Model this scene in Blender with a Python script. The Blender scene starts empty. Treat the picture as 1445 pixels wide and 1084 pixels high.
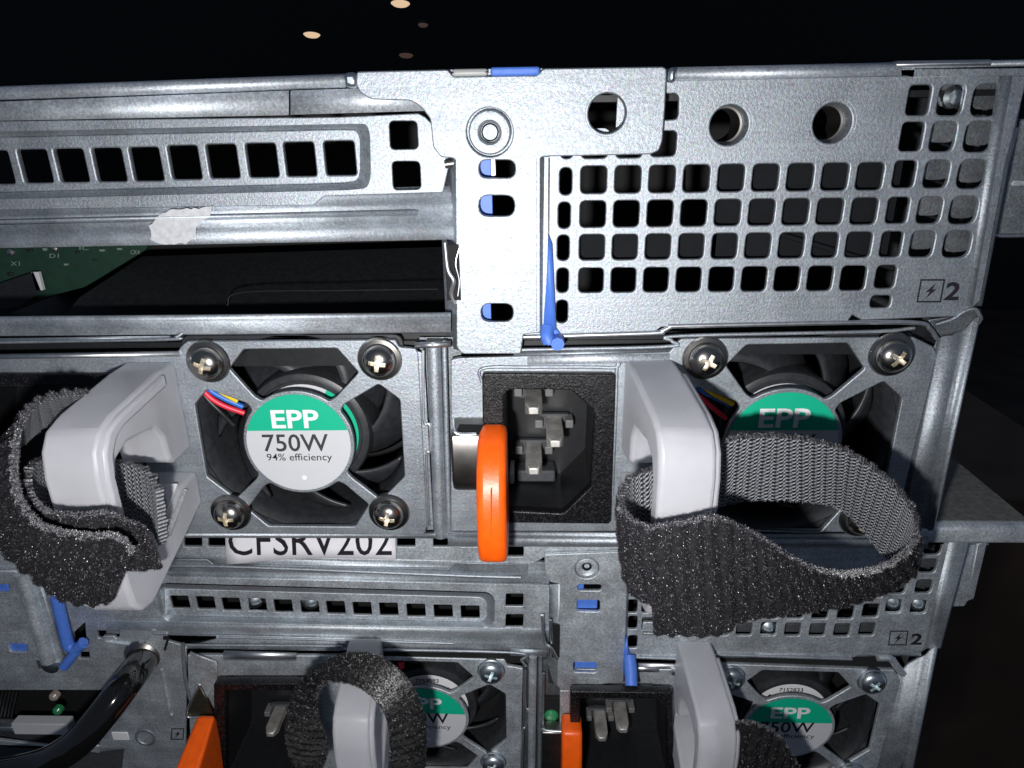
import bpy, bmesh, math, random
from mathutils import Vector, Matrix
import numpy as np
random.seed(7)
rnd = random.random
MM = 0.001
scene = bpy.context.scene
C = scene.collection

# ---------------------------------------------------------------- camera
def rotm(r):
    r = np.array(r, float); t = np.linalg.norm(r); k = r / t
    K = np.array([[0, -k[2], k[1]], [k[2], 0, -k[0]], [-k[1], k[0], 0]])
    return np.eye(3) + np.sin(t) * K + (1 - np.cos(t)) * K @ K
RR = rotm([0.370, 0.030, -0.009]); TT = np.array([.276, .864, 129.435]); FF = 988.0
AX = lambda v: Vector((v[0], v[2], -v[1]))          # solver axes (x right, y down, z away) -> world X, Y away, Z up
cam_o = AX(-RR.T @ TT) * MM
cx, cy, cz = AX(RR.T @ np.array([1., 0, 0])), AX(RR.T @ np.array([0, -1., 0])), AX(RR.T @ np.array([0, 0, -1.]))
cd = bpy.data.cameras.new('camera'); cam = bpy.data.objects.new('camera', cd); C.objects.link(cam)
M = Matrix((cx, cy, cz)).transposed().to_4x4(); M.translation = cam_o
cam.matrix_world = M
cd.sensor_width = 36; cd.lens = 36 * FF / 1445; cd.clip_start = 0.004; cd.clip_end = 20
scene.camera = cam

# ---------------------------------------------------------------- light: a phone flash beside the lens, in a dark room
world = bpy.data.worlds.new('World'); scene.world = world; world.use_nodes = True
bg = world.node_tree.nodes['Background']; bg.inputs[0].default_value = (0.55, 0.7, 1, 1); bg.inputs[1].default_value = 0.10
ld = bpy.data.lights.new('phone_flash', 'AREA'); ld.shape = 'DISK'; ld.size = 0.007; ld.energy = 0.24; ld.color = (1, 0.985, 0.97)
flash = bpy.data.objects.new('phone_flash', ld); C.objects.link(flash)
flash.location = (-0.011, -0.124, 0.023)
flash.rotation_euler = (Vector((-0.002, 0, -0.006)) - Vector(flash.location)).to_track_quat('-Z', 'Y').to_euler()
scene.view_settings.view_transform = 'Standard'; scene.view_settings.look = 'None'
scene.view_settings.exposure = 0.0; scene.view_settings.gamma = 1

# ---------------------------------------------------------------- helpers (all coordinates in mm)
def P(px, py, d=0.0):
    """the point at depth d (mm behind the upper server's face) seen where the photo shows (px,py)"""
    ray = RR.T @ np.array([(px - 722.5) / FF, (py - 542) / FF, 1.0]); o = -RR.T @ TT
    t = (d - o[2]) / ray[2]; p = o + t * ray
    return Vector((p[0], d, -p[1]))
def XZ(px, py, d=0.0):
    p = P(px, py, d); return (p.x, p.z)

def org(parent):
    v = Vector((0, 0, 0))
    while parent is not None:
        v += parent.location; parent = parent.parent
    return v
def link(name, me, parent=None, loc=None):
    o = bpy.data.objects.new(name, me); C.objects.link(o)
    if parent is not None: o.parent = parent
    elif loc is not None: o.location = loc
    return o
def tag(o, label=None, cat=None, group=None, kind=None):
    if label: o['label'] = label
    if cat: o['category'] = cat
    if group: o['group'] = group
    if kind: o['kind'] = kind
    return o
def thing(name, at, label, cat, group=None):
    o = bpy.data.objects.new(name, None); C.objects.link(o); o.location = Vector(at) * MM
    o.empty_display_size = 0.01
    return tag(o, label, cat, group)
def finish(name, me, mat, parent, smooth=35, base=None):
    """me in mm world coordinates -> object"""
    if parent is not None: off = org(parent)
    else:
        co = [v.co for v in me.vertices]
        if base is None:
            base = Vector((sum(c.x for c in co) / len(co), sum(c.y for c in co) / len(co), min(c.z for c in co)))
        off = Vector(base) * MM
    me.transform(Matrix.Translation(-off) @ Matrix.Scale(MM, 4))
    if mat is not None and not me.materials:
        for m in (mat if isinstance(mat, (list, tuple)) else [mat]): me.materials.append(m)
    if smooth:
        me.polygons.foreach_set('use_smooth', [True] * len(me.polygons))
        me.set_sharp_from_angle(angle=math.radians(smooth))
    me.update()
    return link(name, me, parent, off)
def mesh(name, vs, fs, mat, parent, smooth=35, mods=None, fix=True):
    me = bpy.data.meshes.new(name); me.from_pydata([tuple(v) for v in vs], [], fs); me.update()
    if fix:
        bm = bmesh.new(); bm.from_mesh(me); bmesh.ops.recalc_face_normals(bm, faces=bm.faces); bm.to_mesh(me); bm.free()
    return finish(name, me, mat, parent, smooth)
def bevelmod(o, w, seg=2):
    m = o.modifiers.new('bevel', 'BEVEL'); m.width = w * MM; m.segments = seg; m.limit_method = 'ANGLE'; m.angle_limit = math.radians(35)
    return o
def solid(o, t, off=-1):
    m = o.modifiers.new('solid', 'SOLIDIFY'); m.thickness = t * MM; m.offset = off; return o

def rpoly(pts, r, seg=4):
    """round the corners of a polygon of (x,z)"""
    out = []; n = len(pts)
    for i in range(n):
        a, b, c = Vector(pts[i - 1]), Vector(pts[i]), Vector(pts[(i + 1) % n])
        u, v = a - b, c - b; lu, lv = u.length, v.length
        if lu < 1e-6 or lv < 1e-6: continue
        rr = min(r, lu * .48, lv * .48); p0 = b + u / lu * rr; p1 = b + v / lv * rr
        for k in range(seg + 1):
            t = k / seg; out.append(tuple((1 - t) ** 2 * p0 + 2 * t * (1 - t) * b + t * t * p1))
    return out
def rect(cxx, cz, w, h, r=.7, seg=4):
    return rpoly([(cxx - w / 2, cz - h / 2), (cxx + w / 2, cz - h / 2), (cxx + w / 2, cz + h / 2), (cxx - w / 2, cz + h / 2)], r, seg)
def circ(cxx, cz, r, n=28, rz=None):
    rz = rz or r
    return [(cxx + r * math.cos(2 * math.pi * k / n), cz + rz * math.sin(2 * math.pi * k / n)) for k in range(n)]
def px_poly(pts, d, r=0):
    q = [XZ(x, y, d) for x, y in pts]
    return rpoly(q, r) if r else q

def plate(name, outline, holes, d, th, mat, parent, bev=.18, lean=None):
    """sheet with real holes: front face at depth d, th thick, soft cut edges"""
    cu = bpy.data.curves.new(name, 'CURVE'); cu.dimensions = '2D'; cu.fill_mode = 'BOTH'
    cu.extrude = max(th / 2 - bev, .001); cu.bevel_depth = bev; cu.bevel_resolution = 1; cu.offset = -bev
    for poly in [outline] + list(holes):
        s = cu.splines.new('POLY'); s.points.add(len(poly) - 1); s.use_cyclic_u = True
        a = sum(poly[i - 1][0] * poly[i][1] - poly[i][0] * poly[i - 1][1] for i in range(len(poly)))
        want = poly is outline
        q = poly if (a > 0) == want else list(reversed(poly))
        for pt, (x, z) in zip(s.points, q): pt.co = (x, z, 0, 1)
    tmp = bpy.data.objects.new('tmp', cu)
    me = bpy.data.meshes.new_from_object(tmp); bpy.data.objects.remove(tmp); bpy.data.curves.remove(cu)
    me.name = name; me.materials.clear()
    me.transform(Matrix.Translation((0, d + th / 2, 0)) @ Matrix.Rotation(math.pi / 2, 4, 'X'))
    if lean: 
        for v in me.vertices: v.co = lean(v.co)
    bm = bmesh.new(); bm.from_mesh(me); bmesh.ops.remove_doubles(bm, verts=bm.verts, dist=.0005); bm.to_mesh(me); bm.free()
    return finish(name, me, mat, parent, 0)

def loft(name, rows, mat, parent, closed=False, smooth=40, sol=None, sub=0):
    """rows: lists of 3-D points, joined one to the next"""
    n = len(rows[0]); vs = [p for r in rows for p in r]; fs = []
    for i in range(len(rows) - 1):
        for j in range(n if closed else n - 1):
            k = (j + 1) % n
            fs.append((i * n + j, i * n + k, (i + 1) * n + k, (i + 1) * n + j))
    # orient outward (towards the camera) for solidify
    o = mesh(name, vs, fs, mat, parent, smooth)
    me = o.data; s = sum((p.normal.y * p.area) for p in me.polygons)
    if s > 0: me.flip_normals()
    if sol: solid(o, sol, -1)
    return o
def strip(name, rows, mat, parent, sol=.7, smooth=22):
    """rows of [(px,py,d),...] from top to bottom"""
    return loft(name, [[P(*q) for q in r] for r in rows], mat, parent, sol=sol, smooth=min(smooth, 26))
def box(name, x0, x1, y0, y1, z0, z1, mat, parent, bev=.25, seg=2):
    vs = [(x, y, z) for x in (x0, x1) for y in (y0, y1) for z in (z0, z1)]
    fs = [(0, 1, 3, 2), (4, 6, 7, 5), (0, 4, 5, 1), (2, 3, 7, 6), (0, 2, 6, 4), (1, 5, 7, 3)]
    o = mesh(name, vs, fs, mat, parent)
    return bevelmod(o, bev, seg) if bev else o
def pbox(name, a, b, d, depth, mat, parent, bev=.25):
    """box whose front face spans pixels a..b at depth d"""
    p, q = P(a[0], (a[1] + b[1]) / 2, d), P(b[0], (a[1] + b[1]) / 2, d)
    z1, z0 = P((a[0] + b[0]) / 2, a[1], d).z, P((a[0] + b[0]) / 2, b[1], d).z
    return box(name, p.x, q.x, d, d + depth, z0, z1, mat, parent, bev)
def prism(name, poly_yz, x0, x1, mat, parent, bev=.5, seg=3, skew=0):
    n = len(poly_yz)
    vs = [(x0 + skew * z, y, z) for y, z in poly_yz] + [(x1 + skew * z, y, z) for y, z in poly_yz]
    fs = [tuple(range(n)), tuple(range(2 * n - 1, n - 1, -1))] + [(i, (i + 1) % n, n + (i + 1) % n, n + i) for i in range(n)]
    o = mesh(name, vs, fs, mat, parent)
    return bevelmod(o, bev, seg) if bev else o
def cr(pts, n):
    """Catmull-Rom through points"""
    pts = [Vector(p) for p in pts]; out = []; m = len(pts) - 1
    for k in range(n):
        u = k / (n - 1) * m; i = min(int(u), m - 1); t = u - i
        p1, p2 = pts[i], pts[i + 1]; p0 = pts[i - 1] if i else p1 * 2 - p2; p3 = pts[i + 2] if i + 2 <= m else p2 * 2 - p1
        out.append(.5 * ((2 * p1) + (p2 - p0) * t + (2 * p0 - 5 * p1 + 4 * p2 - p3) * t * t + (3 * p1 - p0 - 3 * p2 + p3) * t ** 3))
    return out
def tube_geo(path, r, n=10, cap=True):
    vs, fs = [], []; up = Vector((0.13, 0.2, 1)).normalized()
    for i, p in enumerate(path):
        t = (path[min(i + 1, len(path) - 1)] - path[max(i - 1, 0)]).normalized()
        a = t.cross(up).normalized() if i == 0 else (a - t * a.dot(t)).normalized()
        b = t.cross(a); rr = r(i / (len(path) - 1)) if callable(r) else r
        for k in range(n):
            w = 2 * math.pi * k / n; vs.append(p + (a * math.cos(w) + b * math.sin(w)) * rr)
    for i in range(len(path) - 1):
        for k in range(n):
            fs.append((i * n + k, i * n + (k + 1) % n, (i + 1) * n + (k + 1) % n, (i + 1) * n + k))
    if cap: fs += [tuple(range(n)), tuple(range(len(vs) - 1, len(vs) - n - 1, -1))]
    return vs, fs
def tube(name, pts, r, mat, parent, n=10, seg=24):
    vs, fs = tube_geo(cr(pts, seg) if len(pts) > 2 else [Vector(p) for p in pts], r, n)
    return mesh(name, vs, fs, mat, parent, 50)
def lathe(name, centre, prof, mat, parent, n=32, axis=Vector((0, -1, 0)), sx=1.0):
    """prof: (radius, height towards the camera)"""
    c = Vector(centre); ax = axis.normalized(); u = ax.cross(Vector((0, 0, 1))).normalized(); v = ax.cross(u)
    rows = [[c + ax * h + (u * math.cos(2 * math.pi * k / n) * sx + v * math.sin(2 * math.pi * k / n)) * max(r, .001) for k in range(n)] for r, h in prof]
    vs = [p for r in rows for p in r]; fs = []
    for i in range(len(rows) - 1):
        for k in range(n): fs.append((i * n + k, i * n + (k + 1) % n, (i + 1) * n + (k + 1) % n, (i + 1) * n + k))
    fs += [tuple(range(n)), tuple(range(len(vs) - 1, len(vs) - n - 1, -1))]
    return mesh(name, vs, fs, mat, parent, 32)

def text_geo(body, bold=0.0, shear=0.0):
    cu = bpy.data.curves.new('t', 'FONT'); cu.body = body; cu.size = 10; cu.offset = bold; cu.shear = shear
    cu.resolution_u = 3; cu.extrude = 0
    tmp = bpy.data.objects.new('tmp', cu); me = bpy.data.meshes.new_from_object(tmp)
    vs = [v.co.copy() for v in me.vertices]; fs = [tuple(p.vertices) for p in me.polygons]
    bpy.data.objects.remove(tmp); bpy.data.meshes.remove(me); bpy.data.curves.remove(cu)
    x0, x1 = min(v.x for v in vs), max(v.x for v in vs); y0, y1 = min(v.y for v in vs), max(v.y for v in vs)
    return [((v.x - x0) / (x1 - x0), (v.y - y0) / (y1 - y0)) for v in vs], fs
def lettering(name, body, quad, mat, parent, bold=0.0, shear=0.0):
    """quad: 3-D corners bottom-left, bottom-right, top-left, top-right"""
    vs, fs = text_geo(body, bold, shear); bl, br, tl, tr = quad
    return mesh(name, [bl * (1 - u) * (1 - v) + br * u * (1 - v) + tl * (1 - u) * v + tr * u * v for u, v in vs], fs, mat, parent, 0, fix=False)
def pquad(x0, y0, x1, y1, d, x0t=None, x1t=None):
    x0t = x0 if x0t is None else x0t; x1t = x1 if x1t is None else x1t
    return P(x0, y1, d), P(x1, y1, d), P(x0t, y0, d), P(x1t, y0, d)
def flat(name, pts, mat, parent, smooth=0):
    return mesh(name, pts, [tuple(range(len(pts)))], mat, parent, smooth)

# ---------------------------------------------------------------- materials
def newmat(name):
    m = bpy.data.materials.new(name); m.use_nodes = True; nt = m.node_tree
    return m, nt, nt.nodes['Principled BSDF']
def node(nt, typ, **kw):
    n = nt.nodes.new(typ)
    for k, v in kw.items():
        if k in n.inputs: n.inputs[k].default_value = v
        else: setattr(n, k, v)
    return n
def simple(name, col, rough=.5, metal=0, noise=0, nscale=900, bump=0, bscale=2500, **kw):
    m, nt, b = newmat(name); b.inputs['Base Color'].default_value = (*col, 1); b.inputs['Roughness'].default_value = rough; b.inputs['Metallic'].default_value = metal
    for k, v in kw.items(): b.inputs[k.replace('_', ' ')].default_value = v
    g = node(nt, 'ShaderNodeNewGeometry')
    if noise:
        n = node(nt, 'ShaderNodeTexNoise', Scale=nscale, Detail=4.0); nt.links.new(g.outputs['Position'], n.inputs['Vector'])
        r = node(nt, 'ShaderNodeMapRange'); r.inputs['To Min'].default_value = 1 - noise; r.inputs['To Max'].default_value = 1 + noise
        r.inputs['From Min'].default_value = .3; r.inputs['From Max'].default_value = .7
        nt.links.new(n.outputs['Fac'], r.inputs['Value'])
        mx = node(nt, 'ShaderNodeVectorMath', operation='SCALE'); mx.inputs[0].default_value = col
        nt.links.new(r.outputs[0], mx.inputs['Scale']); nt.links.new(mx.outputs[0], b.inputs['Base Color'])
    if bump:
        n = node(nt, 'ShaderNodeTexNoise', Scale=bscale, Detail=2.0); nt.links.new(g.outputs['Position'], n.inputs['Vector'])
        bp = node(nt, 'ShaderNodeBump', Strength=bump, Distance=0.0001); nt.links.new(n.outputs['Fac'], bp.inputs['Height']); nt.links.new(bp.outputs[0], b.inputs['Normal'])
    return m
def steel(name, col=(.405, .445, .49), rough=.49, grain=.34, spark=.8, stain=.12):
    """galvanised sheet: fine crystalline grain, cloudy handling marks"""
    m, nt, b = newmat(name); g = node(nt, 'ShaderNodeNewGeometry')
    n1 = node(nt, 'ShaderNodeTexNoise', Scale=2100.0, Detail=5.0, Roughness=.75); n2 = node(nt, 'ShaderNodeTexNoise', Scale=130.0, Detail=6.0, Roughness=.65)
    n3 = node(nt, 'ShaderNodeTexVoronoi', Scale=2600.0)
    for n in (n1, n2, n3): nt.links.new(g.outputs['Position'], n.inputs['Vector'])
    a = node(nt, 'ShaderNodeMapRange'); a.inputs['From Min'].default_value = .3; a.inputs['From Max'].default_value = .7
    a.inputs['To Min'].default_value = 1 - grain; a.inputs['To Max'].default_value = 1 + grain; nt.links.new(n1.outputs['Fac'], a.inputs['Value'])
    c = node(nt, 'ShaderNodeMapRange'); c.inputs['From Min'].default_value = .35; c.inputs['From Max'].default_value = .65
    c.inputs['To Min'].default_value = 1 - stain; c.inputs['To Max'].default_value = 1 + stain * .5; nt.links.new(n2.outputs['Fac'], c.inputs['Value'])
    mu = node(nt, 'ShaderNodeMath', operation='MULTIPLY'); nt.links.new(a.outputs[0], mu.inputs[0]); nt.links.new(c.outputs[0], mu.inputs[1])
    # faint streaks along the rolling direction
    sv_ = node(nt, 'ShaderNodeVectorMath', operation='MULTIPLY'); sv_.inputs[1].default_value = (35, 35, 1500); nt.links.new(g.outputs['Position'], sv_.inputs[0])
    n4 = node(nt, 'ShaderNodeTexNoise', Scale=1.0, Detail=3.0); nt.links.new(sv_.outputs[0], n4.inputs['Vector'])
    e = node(nt, 'ShaderNodeMapRange'); e.inputs['From Min'].default_value = .35; e.inputs['From Max'].default_value = .65; e.inputs['To Min'].default_value = .94; e.inputs['To Max'].default_value = 1.05
    nt.links.new(n4.outputs['Fac'], e.inputs['Value']); mu2 = node(nt, 'ShaderNodeMath', operation='MULTIPLY'); nt.links.new(mu.outputs[0], mu2.inputs[0]); nt.links.new(e.outputs[0], mu2.inputs[1]); mu = mu2
    # tiny crystals differ a little in tint
    hs = node(nt, 'ShaderNodeMix', data_type='RGBA'); hs.inputs[0].default_value = .055
    hs.inputs[6].default_value = (*col, 1); nt.links.new(n3.outputs['Color'], hs.inputs[7])
    mx = node(nt, 'ShaderNodeVectorMath', operation='SCALE'); nt.links.new(hs.outputs[2], mx.inputs[0]); nt.links.new(mu.outputs[0], mx.inputs['Scale'])
    nt.links.new(mx.outputs[0], b.inputs['Base Color'])
    r = node(nt, 'ShaderNodeMapRange'); r.inputs['From Min'].default_value = .3; r.inputs['From Max'].default_value = .7
    r.inputs['To Min'].default_value = rough - .07; r.inputs['To Max'].default_value = rough + .08; nt.links.new(n2.outputs['Fac'], r.inputs['Value']); nt.links.new(r.outputs[0], b.inputs['Roughness'])
    bp = node(nt, 'ShaderNodeBump', Strength=spark, Distance=0.00012); nt.links.new(n1.outputs['Fac'], bp.inputs['Height']); nt.links.new(bp.outputs[0], b.inputs['Normal'])
    b.inputs['Metallic'].default_value = .82
    return m
STEEL = steel('galvanised_steel')
STEEL_OLD = steel('weathered_galvanised_steel', col=(.66, .71, .755), rough=.57, grain=.4, stain=.16)
STEEL_MID = steel('dull_folded_steel', col=(.27, .30, .33), rough=.55, grain=.4, stain=.3)
STEEL_RL = steel('rolled_rail_steel', col=(.56, .61, .665), rough=.56, grain=.32, spark=.6)
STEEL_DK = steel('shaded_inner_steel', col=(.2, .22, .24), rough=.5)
STEEL_FL = steel('flat_steel', col=(.70, .75, .81), rough=.6, grain=.4, spark=.5)
BRIGHT = simple('cut_edge_metal', (.74, .76, .79), .42, 1, noise=.15)
CHROME = simple('black_nickel', (.40, .385, .36), .24, 1, noise=.1, nscale=400)
CROSS = simple('glint_metal_recess', (.85, .80, .71), .45, 1, noise=.3, nscale=900)  # paler, warmer than the screw head: glints put into the recess colour
CROSSZ = simple('glint_zinc_recess', (.85, .95, 1), .5, 1, noise=.3, nscale=900)  # bluish glints of the zinc cross, put into its colour
ZINC = simple('zinc_screw', (.6, .66, .7), .36, 1, noise=.15)
SPRING = simple('dull_spring_steel', (.24, .23, .22), .38, 1, noise=.25, nscale=260)
BLACKP = simple('black_plastic', (.012, .013, .015), .42, noise=.2)
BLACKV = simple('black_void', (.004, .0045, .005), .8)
BLADE = simple('black_fan_plastic', (.025, .027, .031), .42, noise=.25, nscale=700, bump=.15)
GLOSSB = simple('glossy_black_enamel', (.006, .006, .006), .1, Coat_Weight=.6)
DARKG = simple('dark_grey_plastic', (.05, .055, .062), .6, noise=.2, bump=.3)
SHROUD = simple('black_shroud_plastic', (.011, .0125, .015), .5, noise=.3, bump=.3)
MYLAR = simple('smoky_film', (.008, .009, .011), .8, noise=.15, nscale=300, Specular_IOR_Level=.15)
PCB = simple('green_circuit_board', (.004, .03, .017), .62, noise=.2, nscale=500)
BLOCKM = simple('smoky_contact_block', (.16, .16, .165), .4)
BOARDI = simple('dim_silkscreen', (.16, .2, .18), .6)
PCB_D = simple('tin_solder', (.5, .5, .5), .35, 1)
BLUE = simple('blue_plastic', (.075, .19, .66), .5, noise=.08)
ORANGE = simple('orange_plastic', (.90, .115, .004), .38, noise=.1, nscale=500, bump=.25, bscale=1500, Subsurface_Weight=.1, Subsurface_Scale=.002)
GREEN = simple('green_label_print', (.0, .43, .25), .55)
WHITEL = simple('white_label_print', (.8, .8, .82), .55)
GREYL = simple('grey_label_print', (.56, .57, .60), .5)
INK = simple('black_ink', (.012, .010, .016), .6)
PAPER = simple('white_paper', (.86, .85, .9), .7, noise=.04, nscale=300)
TAPE = simple('torn_paper_residue', (.56, .57, .6), .85, noise=.14, nscale=900, bump=.45, bscale=1300)
PILE_B = simple('black_loop_pile', (.004, .004, .005), .75, bump=1, bscale=1500)
FIB_B = simple('black_fibre', (.006, .006, .007), .3, Specular_IOR_Level=.6)
RED = simple('red_wire', (.75, .03, .06), .4); BLUEW = simple('blue_wire', (.02, .16, .6), .4); YELL = simple('yellow_wire', (.85, .6, .02), .4)
LEDG = simple('green_led_lens', (.03, .25, .1), .2); LEDW = simple('clear_led_lens', (.35, .3, .27), .25)
GRAIN, nt_, b_ = newmat('textured_black_plastic_glints')
b_.inputs['Base Color'].default_value = (.009, .009, .0105, 1); b_.inputs['Roughness'].default_value = .27; b_.inputs['Specular IOR Level'].default_value = .4
g_ = node(nt_, 'ShaderNodeNewGeometry')
w_ = node(nt_, 'ShaderNodeTexVoronoi', Scale=3300.0); nt_.links.new(g_.outputs['Position'], w_.inputs['Vector'])
sp_ = node(nt_, 'ShaderNodeSeparateColor'); nt_.links.new(w_.outputs['Color'], sp_.inputs[0])
mr_ = node(nt_, 'ShaderNodeMapRange'); mr_.inputs['From Min'].default_value = .55; mr_.inputs['From Max'].default_value = 1.0; nt_.links.new(sp_.outputs[0], mr_.inputs['Value'])
mc_ = node(nt_, 'ShaderNodeMix', data_type='RGBA'); mc_.inputs[6].default_value = (.005, .005, .006, 1); mc_.inputs[7].default_value = (.024, .024, .028, 1)  # pale specks in the base colour stand in for glints off the texture
nt_.links.new(mr_.outputs[0], mc_.inputs[0]); nt_.links.new(mc_.outputs[2], b_.inputs['Base Color']); v_ = node(nt_, 'ShaderNodeTexNoise', Scale=3000.0, Detail=3.0, Roughness=.7); nt_.links.new(g_.outputs['Position'], v_.inputs['Vector'])
bp_ = node(nt_, 'ShaderNodeBump', Strength=.8, Distance=0.00013); nt_.links.new(v_.outputs['Fac'], bp_.inputs['Height']); nt_.links.new(bp_.outputs[0], b_.inputs['Normal'])
FROST = simple('frosted_clear_plastic', (.80, .805, .86), .4, noise=.05, nscale=130, bump=.25, bscale=2600, Transmission_Weight=.56, IOR=1.4)
CLEAR = simple('clear_plastic', (.9, .92, .95), .12, Transmission_Weight=.85, IOR=1.46)
CABINET = simple('dark_cabinet_metal', (.06, .058, .055), .65, noise=.2)
FLOORM = simple('brown_floor', (.04, .03, .024), .6, noise=.4, nscale=12)
WALLM = simple('dark_room_wall', (.006, .006, .007), .8)
GLOW, nt_, b_ = newmat('warm_lamp_reflection'); b_.inputs['Base Color'].default_value = (.8, .6, .4, 1); b_.inputs['Emission Color'].default_value = (1, .70, .45, 1); b_.inputs['Emission Strength'].default_value = .75  # emission stands in for a warm light's reflection
GLOW2, nt_, b_ = newmat('faint_lamp_reflection'); b_.inputs['Base Color'].default_value = (.3, .2, .16, 1); b_.inputs['Emission Color'].default_value = (1, .6, .5, 1); b_.inputs['Emission Strength'].default_value = .05  # same for the fainter reflections

def knit_mat():
    m, nt, b = newmat('grey_knit_strap_back'); uv = node(nt, 'ShaderNodeUVMap')   # u,v in mm
    sep = node(nt, 'ShaderNodeSeparateXYZ'); nt.links.new(uv.outputs[0], sep.inputs[0])
    def sn(src, k, ph=0):
        a = node(nt, 'ShaderNodeMath', operation='MULTIPLY_ADD'); nt.links.new(src, a.inputs[0]); a.inputs[1].default_value = k; a.inputs[2].default_value = ph
        s = node(nt, 'ShaderNodeMath', operation='SINE'); nt.links.new(a.outputs[0], s.inputs[0]); return s.outputs[0]
    tz = sn(sep.outputs[0], 2.9); wob = node(nt, 'ShaderNodeMath', operation='MULTIPLY_ADD'); nt.links.new(tz, wob.inputs[0]); wob.inputs[1].default_value = .22; nt.links.new(sep.outputs[1], wob.inputs[2])
    rows = sn(wob.outputs[0], 7.2); st = sn(sep.outputs[0], 5.8)
    mlt = node(nt, 'ShaderNodeMath', operation='MULTIPLY'); nt.links.new(rows, mlt.inputs[0]); nt.links.new(st, mlt.inputs[1])
    add = node(nt, 'ShaderNodeMath', operation='MULTIPLY_ADD'); nt.links.new(rows, add.inputs[0]); add.inputs[1].default_value = .5; nt.links.new(mlt.outputs[0], add.inputs[2])
    g = node(nt, 'ShaderNodeNewGeometry'); nz = node(nt, 'ShaderNodeTexNoise', Scale=2600.0, Detail=3.0); nt.links.new(g.outputs['Position'], nz.inputs['Vector'])
    ad2 = node(nt, 'ShaderNodeMath', operation='MULTIPLY_ADD'); nt.links.new(nz.outputs['Fac'], ad2.inputs[0]); ad2.inputs[1].default_value = 1.3; nt.links.new(add.outputs[0], ad2.inputs[2])
    r = node(nt, 'ShaderNodeMapRange'); nt.links.new(ad2.outputs[0], r.inputs['Value']); r.inputs['From Min'].default_value = -.6; r.inputs['From Max'].default_value = 1.9
    cr_ = node(nt, 'ShaderNodeMix', data_type='RGBA'); cr_.inputs[6].default_value = (.045, .048, .055, 1); cr_.inputs[7].default_value = (.52, .55, .60, 1)
    nt.links.new(r.outputs[0], cr_.inputs[0]); nt.links.new(cr_.outputs[2], b.inputs['Base Color'])
    bp = node(nt, 'ShaderNodeBump', Strength=1.0, Distance=0.0006); nt.links.new(ad2.outputs[0], bp.inputs['Height']); nt.links.new(bp.outputs[0], b.inputs['Normal'])
    b.inputs['Roughness'].default_value = .65
    return m
KNIT = knit_mat()
PILE = simple('dark_loop_pile', (.011, .0105, .0125), .7, noise=.5, nscale=1200, bump=1, bscale=1500)
FIB_D = simple('dark_fibre', (.022, .0205, .025), .3, Specular_IOR_Level=.8)
FIB_L = simple('pale_fibre', (.2, .195, .215), .35, Specular_IOR_Level=.8)

# ================================================================ reusable builders
SCREW_PROF = [(0, -1.2), (3.9, -1.2), (4.15, -.9), (4.15, -.1), (3.9, .25), (3.15, .35), (3.1, .6), (3.0, 1.15), (2.6, 1.85), (1.9, 2.4), (1.0, 2.72), (0.35, 2.8), (0, 2.8)]
PAN_PROF = [(0, -.8), (3.5, -.8), (3.6, -.3), (3.45, .2), (3.2, .35), (3.1, .9), (2.9, 1.5), (2.4, 1.95), (1.6, 2.2), (.6, 2.3), (0, 2.3)]
def raw_lathe(prof, mat, n=36):
    vs = []; fs = []
    for r, h in prof:
        for k in range(n): vs.append((max(r, .001) * math.cos(2 * math.pi * k / n), -h, max(r, .001) * math.sin(2 * math.pi * k / n)))
    for i in range(len(prof) - 1):
        for k in range(n): fs.append((i * n + k, (i + 1) * n + k, (i + 1) * n + (k + 1) % n, i * n + (k + 1) % n))
    fs += [tuple(range(n)), tuple(range(len(vs) - 1, len(vs) - n - 1, -1))]
    me = bpy.data.meshes.new('screw'); me.from_pydata(vs, [], fs); me.materials.append(mat)
    bm = bmesh.new(); bm.from_mesh(me); bmesh.ops.remove_doubles(bm, verts=bm.verts, dist=.01); bmesh.ops.recalc_face_normals(bm, faces=bm.faces); bm.to_mesh(me); bm.free()
    return me
def make_screw(prof, mat, mx):
    me = raw_lathe(prof, mat); me.materials.append(mx); top = max(h for r, h in prof)
    for k in range(2):
        a, b_ = ((1.85, .45), (.45, 1.85))[k]; bm = bmesh.new()
        t = [bm.verts.new((sx * a, -top - 1, sz * b_)) for sx, sz in ((-1, -1), (1, -1), (1, 1), (-1, 1))]
        bt = [bm.verts.new((sx * (a - .55 if a > b_ else a * .7), -(top - 1.3), sz * (b_ - .55 if b_ > a else b_ * .7))) for sx, sz in ((-1, -1), (1, -1), (1, 1), (-1, 1))]
        bm.faces.new(t); bm.faces.new(list(reversed(bt)))
        for i in range(4): bm.faces.new((t[i], bt[i], bt[(i + 1) % 4], t[(i + 1) % 4]))
        bmesh.ops.recalc_face_normals(bm, faces=bm.faces)
        cm = bpy.data.meshes.new('cut'); bm.to_mesh(cm); bm.free(); cm.materials.append(mat); cm.materials.append(mx); cm.polygons.foreach_set('material_index', [1] * len(cm.polygons))
        co = bpy.data.objects.new('cut', cm); so = bpy.data.objects.new('s', me); C.objects.link(co); C.objects.link(so)
        m = so.modifiers.new('b', 'BOOLEAN'); m.operation = 'DIFFERENCE'; m.object = co; m.solver = 'EXACT'
        bpy.context.view_layer.update()
        me = bpy.data.meshes.new_from_object(so.evaluated_get(bpy.context.evaluated_depsgraph_get()))
        bpy.data.objects.remove(so); bpy.data.objects.remove(co)
    me.transform(Matrix.Scale(MM, 4))
    me.polygons.foreach_set('use_smooth', [True] * len(me.polygons)); me.set_sharp_from_angle(angle=math.radians(32))
    me.name = 'screw'
    return me
SCREW_BLACK = make_screw(SCREW_PROF, CHROME, CROSS)
SCREW_ZINC = make_screw(PAN_PROF, ZINC, CROSSZ)
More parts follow.
